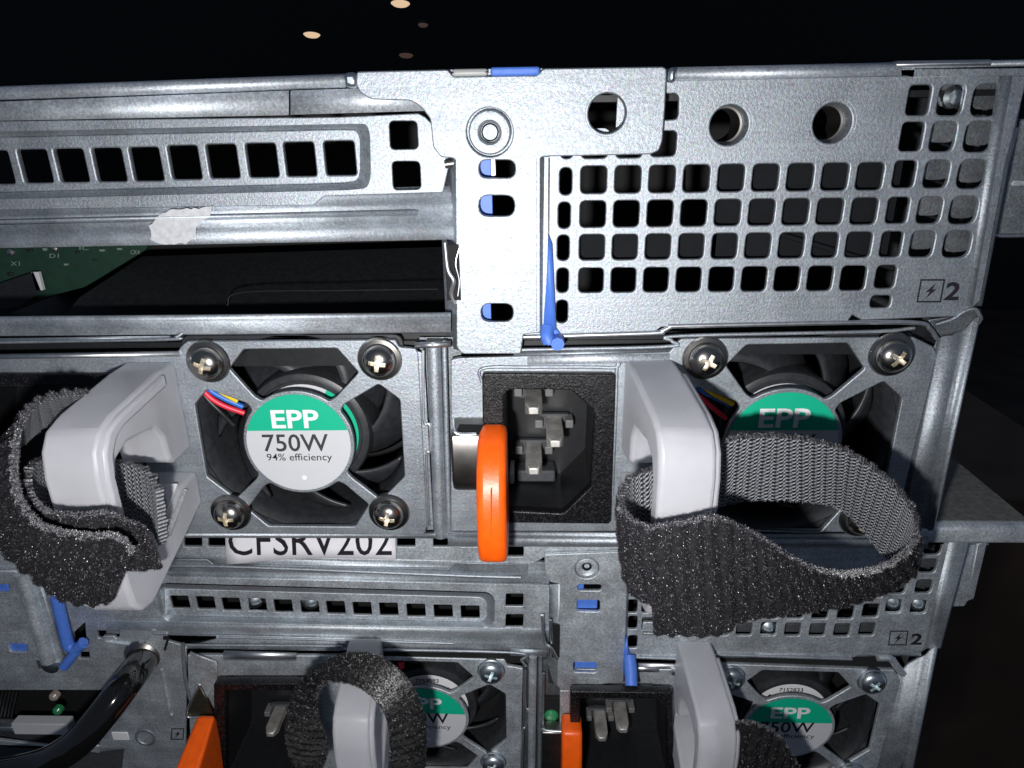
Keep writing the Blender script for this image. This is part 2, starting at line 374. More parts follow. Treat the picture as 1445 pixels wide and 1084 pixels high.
def screw(at, me, parent, turn=0, tilt=(0, 0)):
    o = bpy.data.objects.new('screw', me); C.objects.link(o); o.parent = parent
    o.location = Vector(at) * MM - org(parent); o.rotation_euler = (tilt[0], turn, tilt[1])
    return o

OCT = dict(
    top=[(0.117, 0.045), (0.217, -0.071), (0.757, -0.069), (0.872, 0.078)],
    right=[(0.985, 0.150), (1.104, 0.248), (1.108, 0.751), (0.955, 0.915)],
    bottom=[(0.876, 0.945), (0.779, 1.103), (0.226, 1.099), (0.108, 0.972)],
    left=[(0.045, 0.900), (-0.117, 0.747), (-0.12, 0.264), (-0.03, 0.17)])
DC = (0.478, 0.523); DR = 0.338
def fan_holes():
    ang = {}
    for k, c in dict(tl=(0, 0), tr=(1, 0), br=(1, 1), bl=(0, 1)).items(): ang[k] = math.atan2(c[1] - DC[1], c[0] - DC[0])
    out = []
    for side, (a, b_) in dict(top=('tl', 'tr'), right=('tr', 'br'), bottom=('br', 'bl'), left=('bl', 'tl')).items():
        a0, a1 = ang[a], ang[b_]
        if a1 < a0: a1 += 2 * math.pi
        dl = .13; outer = OCT[side]
        arc = [(DC[0] + DR * math.cos(a1 - dl - (a1 - a0 - 2 * dl) * k / 10), DC[1] + DR * math.sin(a1 - dl - (a1 - a0 - 2 * dl) * k / 10)) for k in range(11)]
        # little fillets where spoke meets disc
        e0 = (DC[0] + (DR + .045) * math.cos(a1 - .085), DC[1] + (DR + .045) * math.sin(a1 - .085))
        e1 = (DC[0] + (DR + .045) * math.cos(a0 + .085), DC[1] + (DR + .045) * math.sin(a0 + .085))
        out.append(outer + [e0] + arc + [e1])
    return out
FH = fan_holes()

def fan_unit(ps, d, scr, outline, zinc=False, turns=(.2, 1.1, .5, .1), label_rot=0.0, serial=None, xholes=(), mat=STEEL):
    """guard plate with label disc, four screws, hub, blades; scr: pixel centres of the screws TL,TR,BL,BR"""
    w = [P(x, y, d - 1) for x, y in scr]
    def bil(s, t, y=d):
        p = (w[0] * (1 - s) + w[1] * s) * (1 - t) + (w[2] * (1 - s) + w[3] * s) * t
        return Vector((p.x, y, p.z))
    xz = lambda s, t: (bil(s, t).x, bil(s, t).z)
    holes = [rpoly([xz(*q) for q in h], .5, 3) for h in FH]
    g = plate('guard_plate', outline, holes + [px_poly(h, d, .3) for h in xholes], d, 1.1, mat, ps, .22)
    # label disc
    N = 48; r = .316
    rim = [xz(DC[0] + .322 * math.cos(2 * math.pi * k / N), DC[1] + .322 * math.sin(2 * math.pi * k / N)) for k in range(N)]
    ct = .438 if not zinc else .47
    c, s_ = math.cos(label_rot), math.sin(label_rot)
    def lab(u, v, y=d - .09):          # label frame, rotated about the disc centre
        du, dv = u - DC[0], v - DC[1]; return bil(DC[0] + du * c - dv * s_, DC[1] + du * s_ + dv * c, y)
    a0 = math.asin((ct - DC[1]) / r)
    up = [(DC[0] + r * math.cos(t), DC[1] + r * math.sin(t)) for t in [a0 - (a0 + math.pi + a0 - 2 * a0) * 0 - k / 24 * (math.pi + 2 * a0) for k in range(25)]]
    dn = [(DC[0] + r * math.cos(t), DC[1] + r * math.sin(t)) for t in [a0 + k / 30 * (math.pi - 2 * a0) for k in range(31)]]
    gs = flat('label', [lab(*q) for q in dn], GREYL, g)
    flat('label_band', [lab(*q, d - .1) for q in up], GREEN, gs)
    def tx(body, cxx, cy_, w_, h_, mt, bold, sh=0):
        q = [lab(cxx - w_ / 2, cy_ + h_ / 2, d - .14), lab(cxx + w_ / 2, cy_ + h_ / 2, d - .14), lab(cxx - w_ / 2, cy_ - h_ / 2, d - .14), lab(cxx + w_ / 2, cy_ - h_ / 2, d - .14)]
        lettering('lettering', body, q, mt, gs, bold, sh)
    tx('EPP', .472, .363, .285, .117, WHITEL, .22)
    tx('750W', .46, .518, .40, .115, INK if zinc else simple('dark_grey_ink', (.035, .035, .04), .6), .1)
    tx('94% efficiency', .474, .62, .40, .062, INK, .02)
    dc = [lab(.492 + .016 * math.cos(k / 16 * 2 * math.pi), .752 + .016 * math.sin(k / 16 * 2 * math.pi), d - .14) for k in range(16)]
    flat('label_dot', dc, WHITEL, gs)
    for k, (s, t) in enumerate(((0, 0), (1, 0), (0, 1), (1, 1))):
        screw(bil(s, t, d - .1), SCREW_ZINC if zinc else SCREW_BLACK, ps, turns[k])
    # the fan itself
    cc = bil(.5, .5); X, Z = cc.x, cc.z; R0 = 19.3
    fan = [X, Z]
    y0 = d + 3.2
    hub = lathe('fan_hub', (X, y0, Z), [(12.6, -14), (12.6, -1.2), (12.2, -.3), (11.4, 0), (10.9, 0), (10.7, -.35), (0, -.35)], BLADE, ps, 48)
    # sticker on the hub, only its edge shows past the guard
    ring = [Vector((X + 10.1 * math.cos(a), y0 - .1 + .35, Z + 10.1 * math.sin(a))) for a in [k / 48 * 2 * math.pi for k in range(48)]]
    st = flat('hub_sticker', ring, WHITEL if zinc else GREYL, hub)
    if not zinc:
        rg = lambda ra, rb, a0, a1, y: mesh('sticker_band', [Vector((X + r_ * math.cos(a), y, Z + r_ * math.sin(a))) for r_ in (ra, rb) for a in [a0 + (a1 - a0) * k / 16 for k in range(17)]], [(k, k + 1, k + 18, k + 17) for k in range(16)], GREEN, hub, 0)
        rg(7.6, 10.15, -.55, 1.08, y0 + .18)
    elif serial:
        q = [Vector((X - 3.2, y0 + .15, Z + 7.6)), Vector((X + 2.8, y0 + .15, Z + 7.6)), Vector((X - 3.2, y0 + .15, Z + 8.9)), Vector((X + 2.8, y0 + .15, Z + 8.9))]
        lettering('lettering', serial, q, INK, hub, .12)
        q = [Vector((X - 6.5, y0 + .15, Z + 5.2)), Vector((X + 5.5, y0 + .15, Z + 5.2)), Vector((X - 6.5, y0 + .15, Z + 6.9)), Vector((X + 5.5, y0 + .15, Z + 6.1))]
        lettering('lettering', 'AFB 12V', q, INK, hub, .05)
    nb = 7
    for b_i in range(nb):
        rows = []
        for i in range(13):
            u = i / 12; rr = 12.0 + (R0 - 12.2) * u
            sweep = b_i * 2 * math.pi / nb + .42 + .62 * u
            row = []
            for j in range(7):
                v = j / 6; a = sweep + (v - .5) * (.92 - .1 * u)
                row.append(Vector((X + rr * math.cos(a), y0 + 1.4 + (1 - v) * 8.5 - 1.2 * math.sin(v * math.pi) + .8 * u, Z + rr * math.sin(a))))
            rows.append(row)
        loft('fan_blade', rows, BLADE, ps, sol=.7)
    prof = []
    N = 56; rows = []
    for y, r_ in ((d + 1.6, R0 + 1.4), (d + 2.6, R0 + .5), (d + 4, R0), (d + 16, R0), (d + 22, R0 + .1)):
        rows.append([Vector((X + r_ * math.cos(2 * math.pi * k / N), y, Z + r_ * math.sin(2 * math.pi * k / N))) for k in range(N)])
    duct = loft('fan_frame', rows, BLADE, ps, closed=True)
    box('motor_strut', X - R0, X + R0, d + 17, d + 18.5, Z - .9, Z + .9, BLADE, ps, .2); box('motor_strut', X - .9, X + .9, d + 18.6, d + 20, Z - R0, Z + R0, BLADE, ps, .2)
    # square frame face behind the guard corners
    fr = [(X - 20.6, Z - 20.6), (X + 20.6, Z - 20.6), (X + 20.6, Z + 20.6), (X - 20.6, Z + 20.6)]
    plate('fan_bezel', rpoly(fr, 2), [circ(X, Z, R0 + 1.5, 56)], d + 1.35, .8, BLADE, ps, .1)
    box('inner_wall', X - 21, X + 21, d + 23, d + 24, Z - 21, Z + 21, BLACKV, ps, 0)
    return g

HANDLE = [(0.3, 4.6), (-6, 4.3), (-19.5, 2.3), (-23.2, 1.0), (-25.2, -1.8), (-26, -6), (-26, -26), (-25.6, -30.5), (-23.6, -33.2), (-20.6, -34),
          (-9, -29.2), (0.3, -25.2), (0.3, -18.2), (-6, -18.8), (-13, -22.4), (-20, -26.5), (-21.6, -26), (-22.1, -23), (-22.1, -8), (-21, -5), (-17.5, -3.6), (-10, -4.4), (-8, -7.5), (-7.6, -12.2), (-6, -13.4), (0.3, -13.2)]
def handle(ps, xc, d, z0, w=8.4, k=1.0, skew=0.0, zs=1.0):
    pr = [(y * k + d, z * zs + z0) for y, z in HANDLE]
    h = prism('handle', pr, xc - w / 2, xc + w / 2, FROST, ps, .9, 3, 0)
    if skew:
        for v in h.data.vertices:
            v.co.x += -skew * (v.co.y - (d * MM - org(ps).y))
    # raised web along the right-hand side and a rim along the front
    rim = [(y * k + d, z * zs + z0) for y, z in [(-5, 3.9), (-19, 1.9), (-22.6, .6), (-24.6, -2.2), (-25.4, -6.5), (-25.4, -15)]]
    ins = [(y * k + d, z * zs + z0) for y, z in [(-5, 1.6), (-18.6, -.1), (-21, -1.2), (-22.6, -3.2), (-23.4, -6.8), (-23.4, -15)]]
    o = prism('handle_rib', rim + list(reversed(ins)), xc + w / 2 - .6, xc + w / 2 + .9, FROST, h, .5, 2)
    if skew:
        for v in o.data.vertices: v.co.x += -skew * (v.co.y - (d * MM - org(h).y))
    return h

def ribbon(name, pairs, label, mat_out=PILE, mat_in=KNIT, th=1.1, n=110, m=14, flip=1, nf=9000, flen=(.3, .8), rib=2.3, group='hook and loop cable straps', light=.07, crown=.35, edge=True, parent=None, fedge=1.0, fib=None, ribamp=.29):
    """strap: paired points of its two edges -> woven back, looped pile front with fibres of its own"""
    A = cr([P(*a) for a, b_ in pairs], n); B = cr([P(*b_) for a, b_ in pairs], n)
    s = [0]
    for i in range(1, n): s.append(s[-1] + ((A[i] + B[i]) / 2 - (A[i - 1] + B[i - 1]) / 2).length)
    G = [[A[i].lerp(B[i], j / m) for j in range(m + 1)] for i in range(n)]
    Nn = [[None] * (m + 1) for _ in range(n)]
    for i in range(n):
        tl = (A[min(i + 1, n - 1)] + B[min(i + 1, n - 1)] - A[max(i - 1, 0)] - B[max(i - 1, 0)])
        wd = B[i] - A[i]; nn = tl.cross(wd)
        nn = nn.normalized() * flip if nn.length > 1e-6 else Vector((0, -1, 0))
        for j in range(m + 1): Nn[i][j] = nn
    for _ in range(2):
        for j in range(m + 1):
            col = [Nn[i][j] for i in range(n)]
            for i in range(1, n - 1): Nn[i][j] = (col[i - 1] + col[i] * 2 + col[i + 1]).normalized()
    vs, fs, mi, uvs = [], [], [], []
    def outer(i, j):
        v = j / m; return G[i][j] + Nn[i][j] * (th / 2 + crown * math.sin(math.pi * v) + ribamp * math.sin(2 * math.pi * s[i] / rib + .5 * math.sin(v * 5)) + .12 * math.sin(v * 23 + i * .9))
    def inner(i, j):
        return G[i][j] - Nn[i][j] * (th / 2 - .25 * crown * math.sin(math.pi * j / m))
    for i in range(n):
        for j in range(m + 1): vs.append(outer(i, j)); uvs.append((s[i], j / m * (A[i] - B[i]).length))
    off = len(vs)
    for i in range(n):
        for j in range(m + 1): vs.append(inner(i, j)); uvs.append((s[i], j / m * (A[i] - B[i]).length))
    W = m + 1
    for i in range(n - 1):
        for j in range(m):
            fs.append((i * W + j, i * W + j + 1, (i + 1) * W + j + 1, (i + 1) * W + j)); mi.append(0)
            fs.append((off + i * W + j, off + (i + 1) * W + j, off + (i + 1) * W + j + 1, off + i * W + j + 1)); mi.append(1)
        for j in (0, m):
            fs.append((i * W + j, (i + 1) * W + j, off + (i + 1) * W + j, off + i * W + j)); mi.append(1)
    for i in (0, n - 1):
        for j in range(m): fs.append((i * W + j, i * W + j + 1, off + i * W + j + 1, off + i * W + j)); mi.append(1)
    me = bpy.data.meshes.new(name); me.from_pydata(vs, [], fs); me.materials.append(mat_out); me.materials.append(mat_in)
    me.polygons.foreach_set('material_index', mi)
    ul = me.uv_layers.new(name='UVMap')
    for lp in me.loops: ul.data[lp.index].uv = uvs[lp.vertex_index]
    bm = bmesh.new(); bm.from_mesh(me); bmesh.ops.recalc_face_normals(bm, faces=bm.faces); bm.to_mesh(me); bm.free()
    o = finish(name, me, None, parent, 50)
    if parent is None: tag(o, label, 'cable strap', group)
    # fibres
    fv, ff, fm = [], [], []
    def fibre(p, nrm, L, mt, wdt=.032):
        a = nrm.orthogonal().normalized(); a.rotate(Matrix.Rotation(rnd() * 6.28, 3, nrm)); t = nrm.cross(a)
        q = p; dr = (nrm * (.5 + rnd()) + a * (rnd() * 1.2)).normalized(); b0 = len(fv); k = 4
        for e in range(k):
            ww = wdt * (1 - .5 * e / k); fv.append(q + t * ww); fv.append(q - t * ww)
            q = q + dr * (L / k); dr = (dr + a * (.45 + .5 * rnd()) - nrm * .38 + t * (rnd() - .5) * .6).normalized()
        for e in range(k - 1):
            ff.append((b0 + 2 * e, b0 + 2 * e + 1, b0 + 2 * e + 3, b0 + 2 * e + 2)); fm.append(mt)
    for _ in range(nf):
        u = rnd() * (n - 1.001); v = rnd(); i = int(u); j = min(int(v * m), m - 1)
        if math.sin(2 * math.pi * s[i] / rib + .5 * math.sin(v * 5)) < -.45 and rnd() < .6: continue
        p0 = outer(i, j).lerp(outer(i + 1, j), u - i); p1 = outer(i, j + 1).lerp(outer(i + 1, j + 1), u - i)
        fibre(p0.lerp(p1, v * m - j), Nn[i][j], flen[0] + rnd() * (flen[1] - flen[0]), 1 if rnd() < light else 0)
    if edge:
        for _ in range(int(nf * .22 * fedge)):
            u = rnd() * (n - 1.001); i = int(u); j = 0 if rnd() < .5 else m
            wd = (A[i] - B[i]).normalized() * (1 if j == 0 else -1)
            p = outer(i, j).lerp(outer(i + 1, j), u - i).lerp(inner(i, j).lerp(inner(i + 1, j), u - i), rnd())
            fibre(p, (wd + Nn[i][j] * .5).normalized(), flen[0] + rnd() * (flen[1] - flen[0]) * .8, 1 if rnd() < min(.4, light * 6) else 0)
    if fv:
        fme = bpy.data.meshes.new('strap_fibres'); fme.from_pydata(fv, [], ff); fme.materials.append(fib or FIB_D); fme.materials.append(FIB_L)
        fme.polygons.foreach_set('material_index', fm)
        f = finish('strap_fibres', fme, None, o, 0); f['kind'] = 'stuff'
    return o

def inlet(ps, bez, opn, d, chamf, proud=1.2, depth=14, pins=None):
    """C14 socket: textured bezel with a chamfered opening, cavity and three pins"""
    B = rpoly([XZ(x, y, d - proud) for x, y in bez], .8); O = rpoly([XZ(x, y, d - proud) for x, y in opn], .5)
    so = plate('inlet_bezel', B, [O], d - proud, 2.4, GRAIN, ps, .3)
    n = len(O); rows = [[Vector((x, y, z)) for x, z in O] for y in (d - proud + .5, d + depth)]
    loft('inlet_cavity', rows, BLACKP, so, closed=True, smooth=30)
    flat('inlet_floor', rows[-1], BLACKP, so)
    for (x, z, w, h) in pins or []:
        y0, y1 = d + 2.4, d + depth
        vs = [(x - w / 2, y1, z - h / 2), (x + w / 2, y1, z - h / 2), (x + w / 2, y1, z + h / 2), (x - w / 2, y1, z + h / 2),
              (x - w / 2, y0 + 1.6, z - h / 2), (x + w / 2, y0 + 1.6, z - h / 2), (x + w / 2, y0 + 1.6, z + h / 2), (x - w / 2, y0 + 1.6, z + h / 2),
              (x - w * .28, y0, z - h * .28), (x + w * .28, y0, z - h * .28), (x + w * .28, y0, z + h * .28), (x - w * .28, y0, z + h * .28)]
        fs = [(0, 3, 2, 1), (8, 9, 10, 11)]
        for b0 in (0, 4):
            for i in range(4): fs.append((b0 + i, b0 + (i + 1) % 4, b0 + 4 + (i + 1) % 4, b0 + 4 + i))
        o = mesh('contact_pin', vs, fs, ZINCP, so); bevelmod(o, .15, 1)
        for sx in (-1, 1): box('contact_block', x + sx * w * .95 - .8, x + sx * w * .95 + .8, y1 - 4.2, y1 - .7, z - h * .2, z + h * .55, BLOCKM, so, .2)
        box('pin_collar', x - w * .95, x + w * .95, y1 - 2.0, y1 - .6, z - h * .75, z + h * .75, DARKG, so, .3)
    return so
ZINCP = simple('nickel_contact_pin', (.8, .78, .75), .55, .9, noise=.3, nscale=350)

def bolt_mark(par, x0, y0, x1, y1, d, lw=2.4, num=None, mat=INK, shx=6):
    """square frame with a lightning flash, then a figure"""
    c = lambda u, v: P(x0 + (x1 - x0) * u + shx * (1 - v) , y0 + (y1 - y0) * v, d)
    fu, fv = lw / (x1 - x0), lw / (y1 - y0)
    mesh('bolt_symbol_frame', [c(0, 0), c(1, 0), c(1, 1), c(0, 1), c(fu, fv), c(1 - fu, fv), c(1 - fu, 1 - fv), c(fu, 1 - fv)], [(0, 1, 5, 4), (1, 2, 6, 5), (2, 3, 7, 6), (3, 0, 4, 7)], mat, par, 0)
    flat('bolt_symbol', [c(*q) for q in [(.66, .16), (.3, .56), (.47, .54), (.34, .86), (.72, .42), (.55, .44)]], mat, par)
    if num:
        s, a, b_, e, f = num; lettering('lettering', s, pquad(a, b_, e, f, d, a + shx, e + shx), mat, par, .3)

# ================================================================ upper server
srv = thing('rack_server', P(700, 760, 10), 'upper rack server with bright zinc bracket, square-hole grille and open card bay', 'server', 'stacked rack servers')
# top cover lip
def lip(name, x0, y0, x1, y1, h0, h1, d, par, mat=STEEL_FL, back=60):
    rows = []
    pr = [(0, 1.9), (.12, .8), (.3, .15), (.55, 0), (.85, .35), (1, 1.0)]
    L = [P(x0, y0 + h0 * v, d + q) for v, q in pr]; R_ = [P(x1, y1 + h1 * v, d + q) for v, q in pr]
    top = [L[0] + Vector((0, back, -back * .0)), R_[0] + Vector((0, back, 0))]
    return loft(name, [top] + [[a, b_] for a, b_ in zip(L, R_)], mat, par, sol=.6, smooth=60)
lip('top_cover', -60, 124, 488, 104, 20, 20, -1.0, srv)
lip('top_cover', 950, 95, 1272, 88, 20, 20, -1.0, srv)
lip('top_cover', 1268, 88, 1500, 83, 10, 10, -1.0, srv)
lip('top_cover_tab', 1266, 86, 1398, 84, 9, 9, -2.0, srv, BRIGHT, 5)
plate('folded_tab', px_poly([(1262, 99), (1290, 97), (1288, 110), (1395, 107), (1450, 108), (1450, 96), (1262, 98)], -.6), [], -.6, .5, STEEL, srv, .1)
pbox('weld_nub', (484, 102), (504, 124), -2, 3, ZINC, srv, .7)
pbox('weld_nub', (943, 95), (955, 117), -2, 3, ZINC, srv, .6)
# bright flat flange under the lip
strip('flange', [[(-60, 146, -.2), (407, 128, -.2)], [(-60, 171, 0), (407, 162, 0)], [(-60, 172, .8), (407, 163, .8)]], STEEL_FL, srv)
strip('flange', [[(410, 128, -.3), (620, 121, -.3)], [(410, 162, -.1), (620, 156, -.1)]], STEEL_FL, srv)
# slotted blanking panel with a pressed-in racetrack
sl = [XZ(148 / 3.01 + (i * 53.7 if i < 0 else 0), 80 + 463 / 3.01, 1.2) for i in (0,)]
slot_px = [(-5, 235.5), (49.2, 233.8), (100.3, 232.8), (153.5, 231.8), (206, 230.8), (260, 228.5), (314, 226.8), (369.5, 225.5), (423, 224), (479.5, 222.5)]
race = [(-120, 187), (492, 173), (519, 173), (524, 190), (525, 250), (520, 267), (495, 270), (-120, 286)]
race_in = [(-110, 196), (484, 182), (504, 183), (509, 196), (509, 243), (505, 256), (486, 259), (-110, 275)]
sp = plate('slotted_panel', px_poly([(-120, 172), (480, 165), (590, 160), (600, 165), (640, 205), (625, 272), (458, 277), (442, 290), (304, 292), (-120, 299)], .5),
           [rpoly([XZ(*q, .5) for q in race], 3), px_poly([(549, 171), (588, 171), (590, 210), (551, 211)], .5, .8), px_poly([(553, 228), (592, 228), (594, 267), (555, 268)], .5, .8)], .5, .8, STEEL, srv)
RO = rpoly([XZ(*q, .5) for q in race], 3, 6); RI = rpoly([XZ(*q, 1.9) for q in race_in], 2.2, 6)
if len(RO) == len(RI):
    loft('pressed_edge', [[Vector((x, .55, z)) for x, z in RO], [Vector((x * .75 + u * .25, .8, z * .75 + w * .25)) for (x, z), (u, w) in zip(RO, RI)],
                          [Vector((x * .2 + u * .8, 1.75, z * .2 + w * .8)) for (x, z), (u, w) in zip(RO, RI)], [Vector((u, 1.95, w)) for u, w in RI]], STEEL, srv, closed=True, smooth=70)
plate('slotted_web', [(x, z) for x, z in RI], [rect(*XZ(x, y + 1, 1.9), 5.15, 5.45, .55) for x, y in slot_px], 1.9, 1.3, STEEL, srv, .26)
# ribbed cross rail under it
strip('cross_rail', [[(-100, 284, 1.6), (640, 262, 1.6)], [(-100, 297, .95), (640, 274, .95)], [(-100, 307, .9), (640, 285, .9)], [(-100, 311, .3), (640, 289, .3)], [(-100, 322, 1.1), (640, 301, 1.1)], [(-100, 330, 1.3), (640, 312, 1.3)], [(-100, 336, .6), (640, 318, .6)],
                     [(-100, 343, .4), (640, 325, .4)], [(-100, 352, .5), (640, 338, .5)], [(-100, 352, 2.5), (640, 338, 2.5)]], STEEL_RL, srv, smooth=50)
rail2 = strip('pressed_rib', [[(-100, 312, .1), (586, 296, .1)], [(-100, 315, -.3), (590, 299, -.3)], [(-100, 320, .5), (588, 304, .5)]], STEEL_RL, srv, smooth=60)
def torn(name, pts, d, par, jit=1.6, th=.12):
    q = []
    for i, (x, y) in enumerate(pts):
        x2, y2 = pts[(i + 1) % len(pts)]; n = max(1, int(math.hypot(x2 - x, y2 - y) / 5))
        for k in range(n): q.append((x + (x2 - x) * k / n + (rnd() - .5) * jit * 2, y + (y2 - y) * k / n + (rnd() - .5) * jit * 2))
    return plate(name, px_poly(q, d), [], d, th, TAPE, par, .02)
torn('tape_residue', [(240, 297), (300, 292), (297, 305), (286, 313), (276, 322), (277, 333), (262, 344), (225, 345), (212, 338), (213, 326), (211, 318), (222, 306)], -.1, srv)
# open card bay: circuit board and black air shroud
tube('shroud_highlight_edge', [P(320, 432, 8.9), P(340, 413, 8.9), P(480, 410, 8.9), P(618, 408, 8.9)], .1, SHROUD, srv, 6)
mesh('air_shroud', [P(200, 362, 30), P(640, 348, 30), P(640, 446, 9), P(90, 446, 9), P(112, 420, 12)], [(0, 1, 2, 3, 4)], SHROUD, srv)
pcb = plate('circuit_board', px_poly([(-60, 330), (215, 330), (206, 352), (120, 405), (-60, 452)], 24), [], 24, 1.4, PCB, srv, .05)
mesh('board_connector', [P(-60, 420, 22), P(0, 400, 22), P(47, 384, 22), P(58, 411, 22), P(30, 432, 22), P(-60, 446, 22)], [(0, 1, 2, 3, 4, 5)], BLACKP, pcb)
pbox('board_connector_tip', (47, 384), (57, 410), 22, 1, GREYL, pcb, .1)
for x, y, r in ((16, 356, .9), (78, 351, .7), (92, 347, .4)):
    p = P(x, y, 23.9); lathe('solder_joint', p, [(r, 0), (r * .8, .35), (0, .6)], PCB_D, pcb, 12)
for s, x, y in (('IC', 118, 350), ('X1', 21, 372), ('D1', 76, 361), ('CK4', 190, 356)):
    lettering('board_marking', s, pquad(x - 6, y - 3, x + 7, y + 3, 23.85), BOARDI, pcb, .05)
pbox('board_component', (36, 352), (44, 356), 23.4, .6, BLACKP, pcb, .05)
pbox('board_component', (60, 350), (65, 354), 23.4, .6, BOARDI, pcb, .05)
pbox('board_component', (105, 355), (111, 358), 23.4, .6, BLACKP, pcb, .05)
pbox('board_component', (140, 352), (147, 355), 23.4, .6, BOARDI, pcb, .05)
pbox('board_component', (10, 385), (16, 390), 23.4, .6, BLACKP, pcb, .05)
pbox('board_component', (90, 372), (95, 375), 23.4, .6, BOARDI, pcb, .05)
pbox('board_component', (130, 366), (134, 369), 23.4, .6, BLACKP, pcb, .05)
pbox('board_component', (165, 350), (171, 353), 23.4, .6, BOARDI, pcb, .05)
# ledge under the bay
strip('cross_rail', [[(-100, 447, 14), (636, 440, 14)], [(-100, 448, .6), (636, 441, .6)], [(-100, 452, .1), (636, 444, .1)], [(-100, 456, .15), (636, 448, .15)], [(-100, 459, .45), (636, 451, .45)], [(-100, 474, .2), (636, 468, .2)], [(-100, 476, 1.4), (636, 470, 1.4)]], STEEL_RL, srv, smooth=45)
strip('bay_edge', [[(-100, 479, .2), (240, 474, .2)], [(-100, 485, -.2), (236, 480, -.2)], [(-100, 487, 1.4), (236, 482, 1.4)]], BRIGHT, srv)
tube('bay_edge_bead', [P(-40, 484, -.3), P(230, 479, -.3), P(248, 476, -.3), P(258, 470, .2)], .28, STEEL, srv, 8)
strip('bay_gap', [[(-100, 470, 4), (640, 466, 4)], [(-100, 520, 4), (640, 515, 4)]], BLACKP, srv, sol=None)
# perforated panel
cell = lambda i, j: (13.78 + 5.617 * i, 37.05 - 5.57 * j - (.15 if j == 3 else 0))
holes = []
for j in range(4):
    for i in range(9): holes.append(rect(*cell(i, j), 4.25, 4.3, .9))
holes.append(rect(*cell(1, -1), 4.25, 4.3, .9))
holes.append(rect(cell(0, -1)[0], cell(0, -1)[1], 4.25, 4.3, .9))
holes.append(circ(*XZ(857, 160), 3.3, 36))
for y in (205, 257, 305, 351, 397, 441):
    x, z = XZ({205: 800, 257: 798.5, 305: 796.5, 351: 795, 397: 794, 441: 793}[y], y - 1); holes.append(rect(x, z, 2.0, 4.3 if y != 441 else 4.1, .98))
holes += [px_poly([(925, 133), (958, 132), (957, 168), (924, 170)], 0, .8), px_poly([(920, 185), (956, 185), (953, 220), (918, 221)], 0, .8)]
right = {141.5: (1297, 1342, 1393), 193: (1287, 1331, 1382), 246: (1276.5, 1322, 1372), 297: (1267, 1312, 1360), 345: (1258, 1301.5, 1351)}
for y, xs in right.items():
    for k, x in enumerate(xs): holes.append(rect(*XZ(x, y), (3.5, 3.9, 4.5)[k], (4.4, 4.5, 4.7)[k] - (.15 if y > 240 else 0), (.8, 1.1, 1.5)[k]))
holes += [rect(*XZ(1250, 391), 3.4, 4.0, .9), rect(*XZ(1243, 426), 3.5, 2.2, .8)]
ports = [(1029, 177, 3.05), (1175, 174, 3.05)]
for x, y, r in ports: holes.append(circ(*XZ(x, y), r, 36))
pp_out = [(735, 112), (1452, 104), (1420, 230), (1384, 425), (1366, 440), (1352, 447), (1216, 452), (1203, 445), (1196, 454), (933, 462), (922, 471), (790, 476), (735, 476)]
pp = plate('perforated_panel', px_poly(pp_out, 0), holes, 0, 1.0, STEEL, srv, .24)
for x, y, r in ports:
    X, Z = XZ(x, y)
    loft('port_collar', [[Vector((a, yy, b_)) for a, b_ in circ(X, Z, rr, 40)] for rr, yy in ((3.75, -.02), (3.3, .12), (3.0, .6), (2.95, 3.2))], STEEL, pp, closed=True, smooth=60)
    loft('port_bushing', [[Vector((a, yy, b_)) for a, b_ in circ(X, Z, rr, 40)] for rr, yy in ((2.93, 3.2), (2.6, 3.25), (2.55, 9))], SPRING, pp, closed=True)
tube('scratch', [P(1140, 372, 0), P(1132, 395, 0), P(1136, 425, 0), P(1146, 437, 0)], .06, BRIGHT, pp, 5)
bolt_mark(pp, 1293, 394, 1328, 427, -.03, 2.3, ('2', 1331, 398, 1352, 424))
# what shows dimly through the holes
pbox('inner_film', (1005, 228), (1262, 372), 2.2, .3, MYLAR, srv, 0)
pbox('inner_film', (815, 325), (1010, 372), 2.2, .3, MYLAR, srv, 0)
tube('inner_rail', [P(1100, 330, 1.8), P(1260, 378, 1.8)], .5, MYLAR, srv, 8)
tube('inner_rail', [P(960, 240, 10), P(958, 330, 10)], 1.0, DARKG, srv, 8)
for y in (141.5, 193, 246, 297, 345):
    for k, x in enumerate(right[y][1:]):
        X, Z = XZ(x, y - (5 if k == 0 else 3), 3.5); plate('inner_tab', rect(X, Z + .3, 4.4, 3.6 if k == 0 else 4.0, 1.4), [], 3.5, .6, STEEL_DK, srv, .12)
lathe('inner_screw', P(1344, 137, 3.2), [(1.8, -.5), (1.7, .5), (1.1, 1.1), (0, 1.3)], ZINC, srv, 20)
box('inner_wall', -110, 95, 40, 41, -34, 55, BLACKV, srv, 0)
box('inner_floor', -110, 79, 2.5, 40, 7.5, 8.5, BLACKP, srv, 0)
box('inner_roof', -110, 79, 3.5, 40, 49, 50, BLACKP, srv, 0)
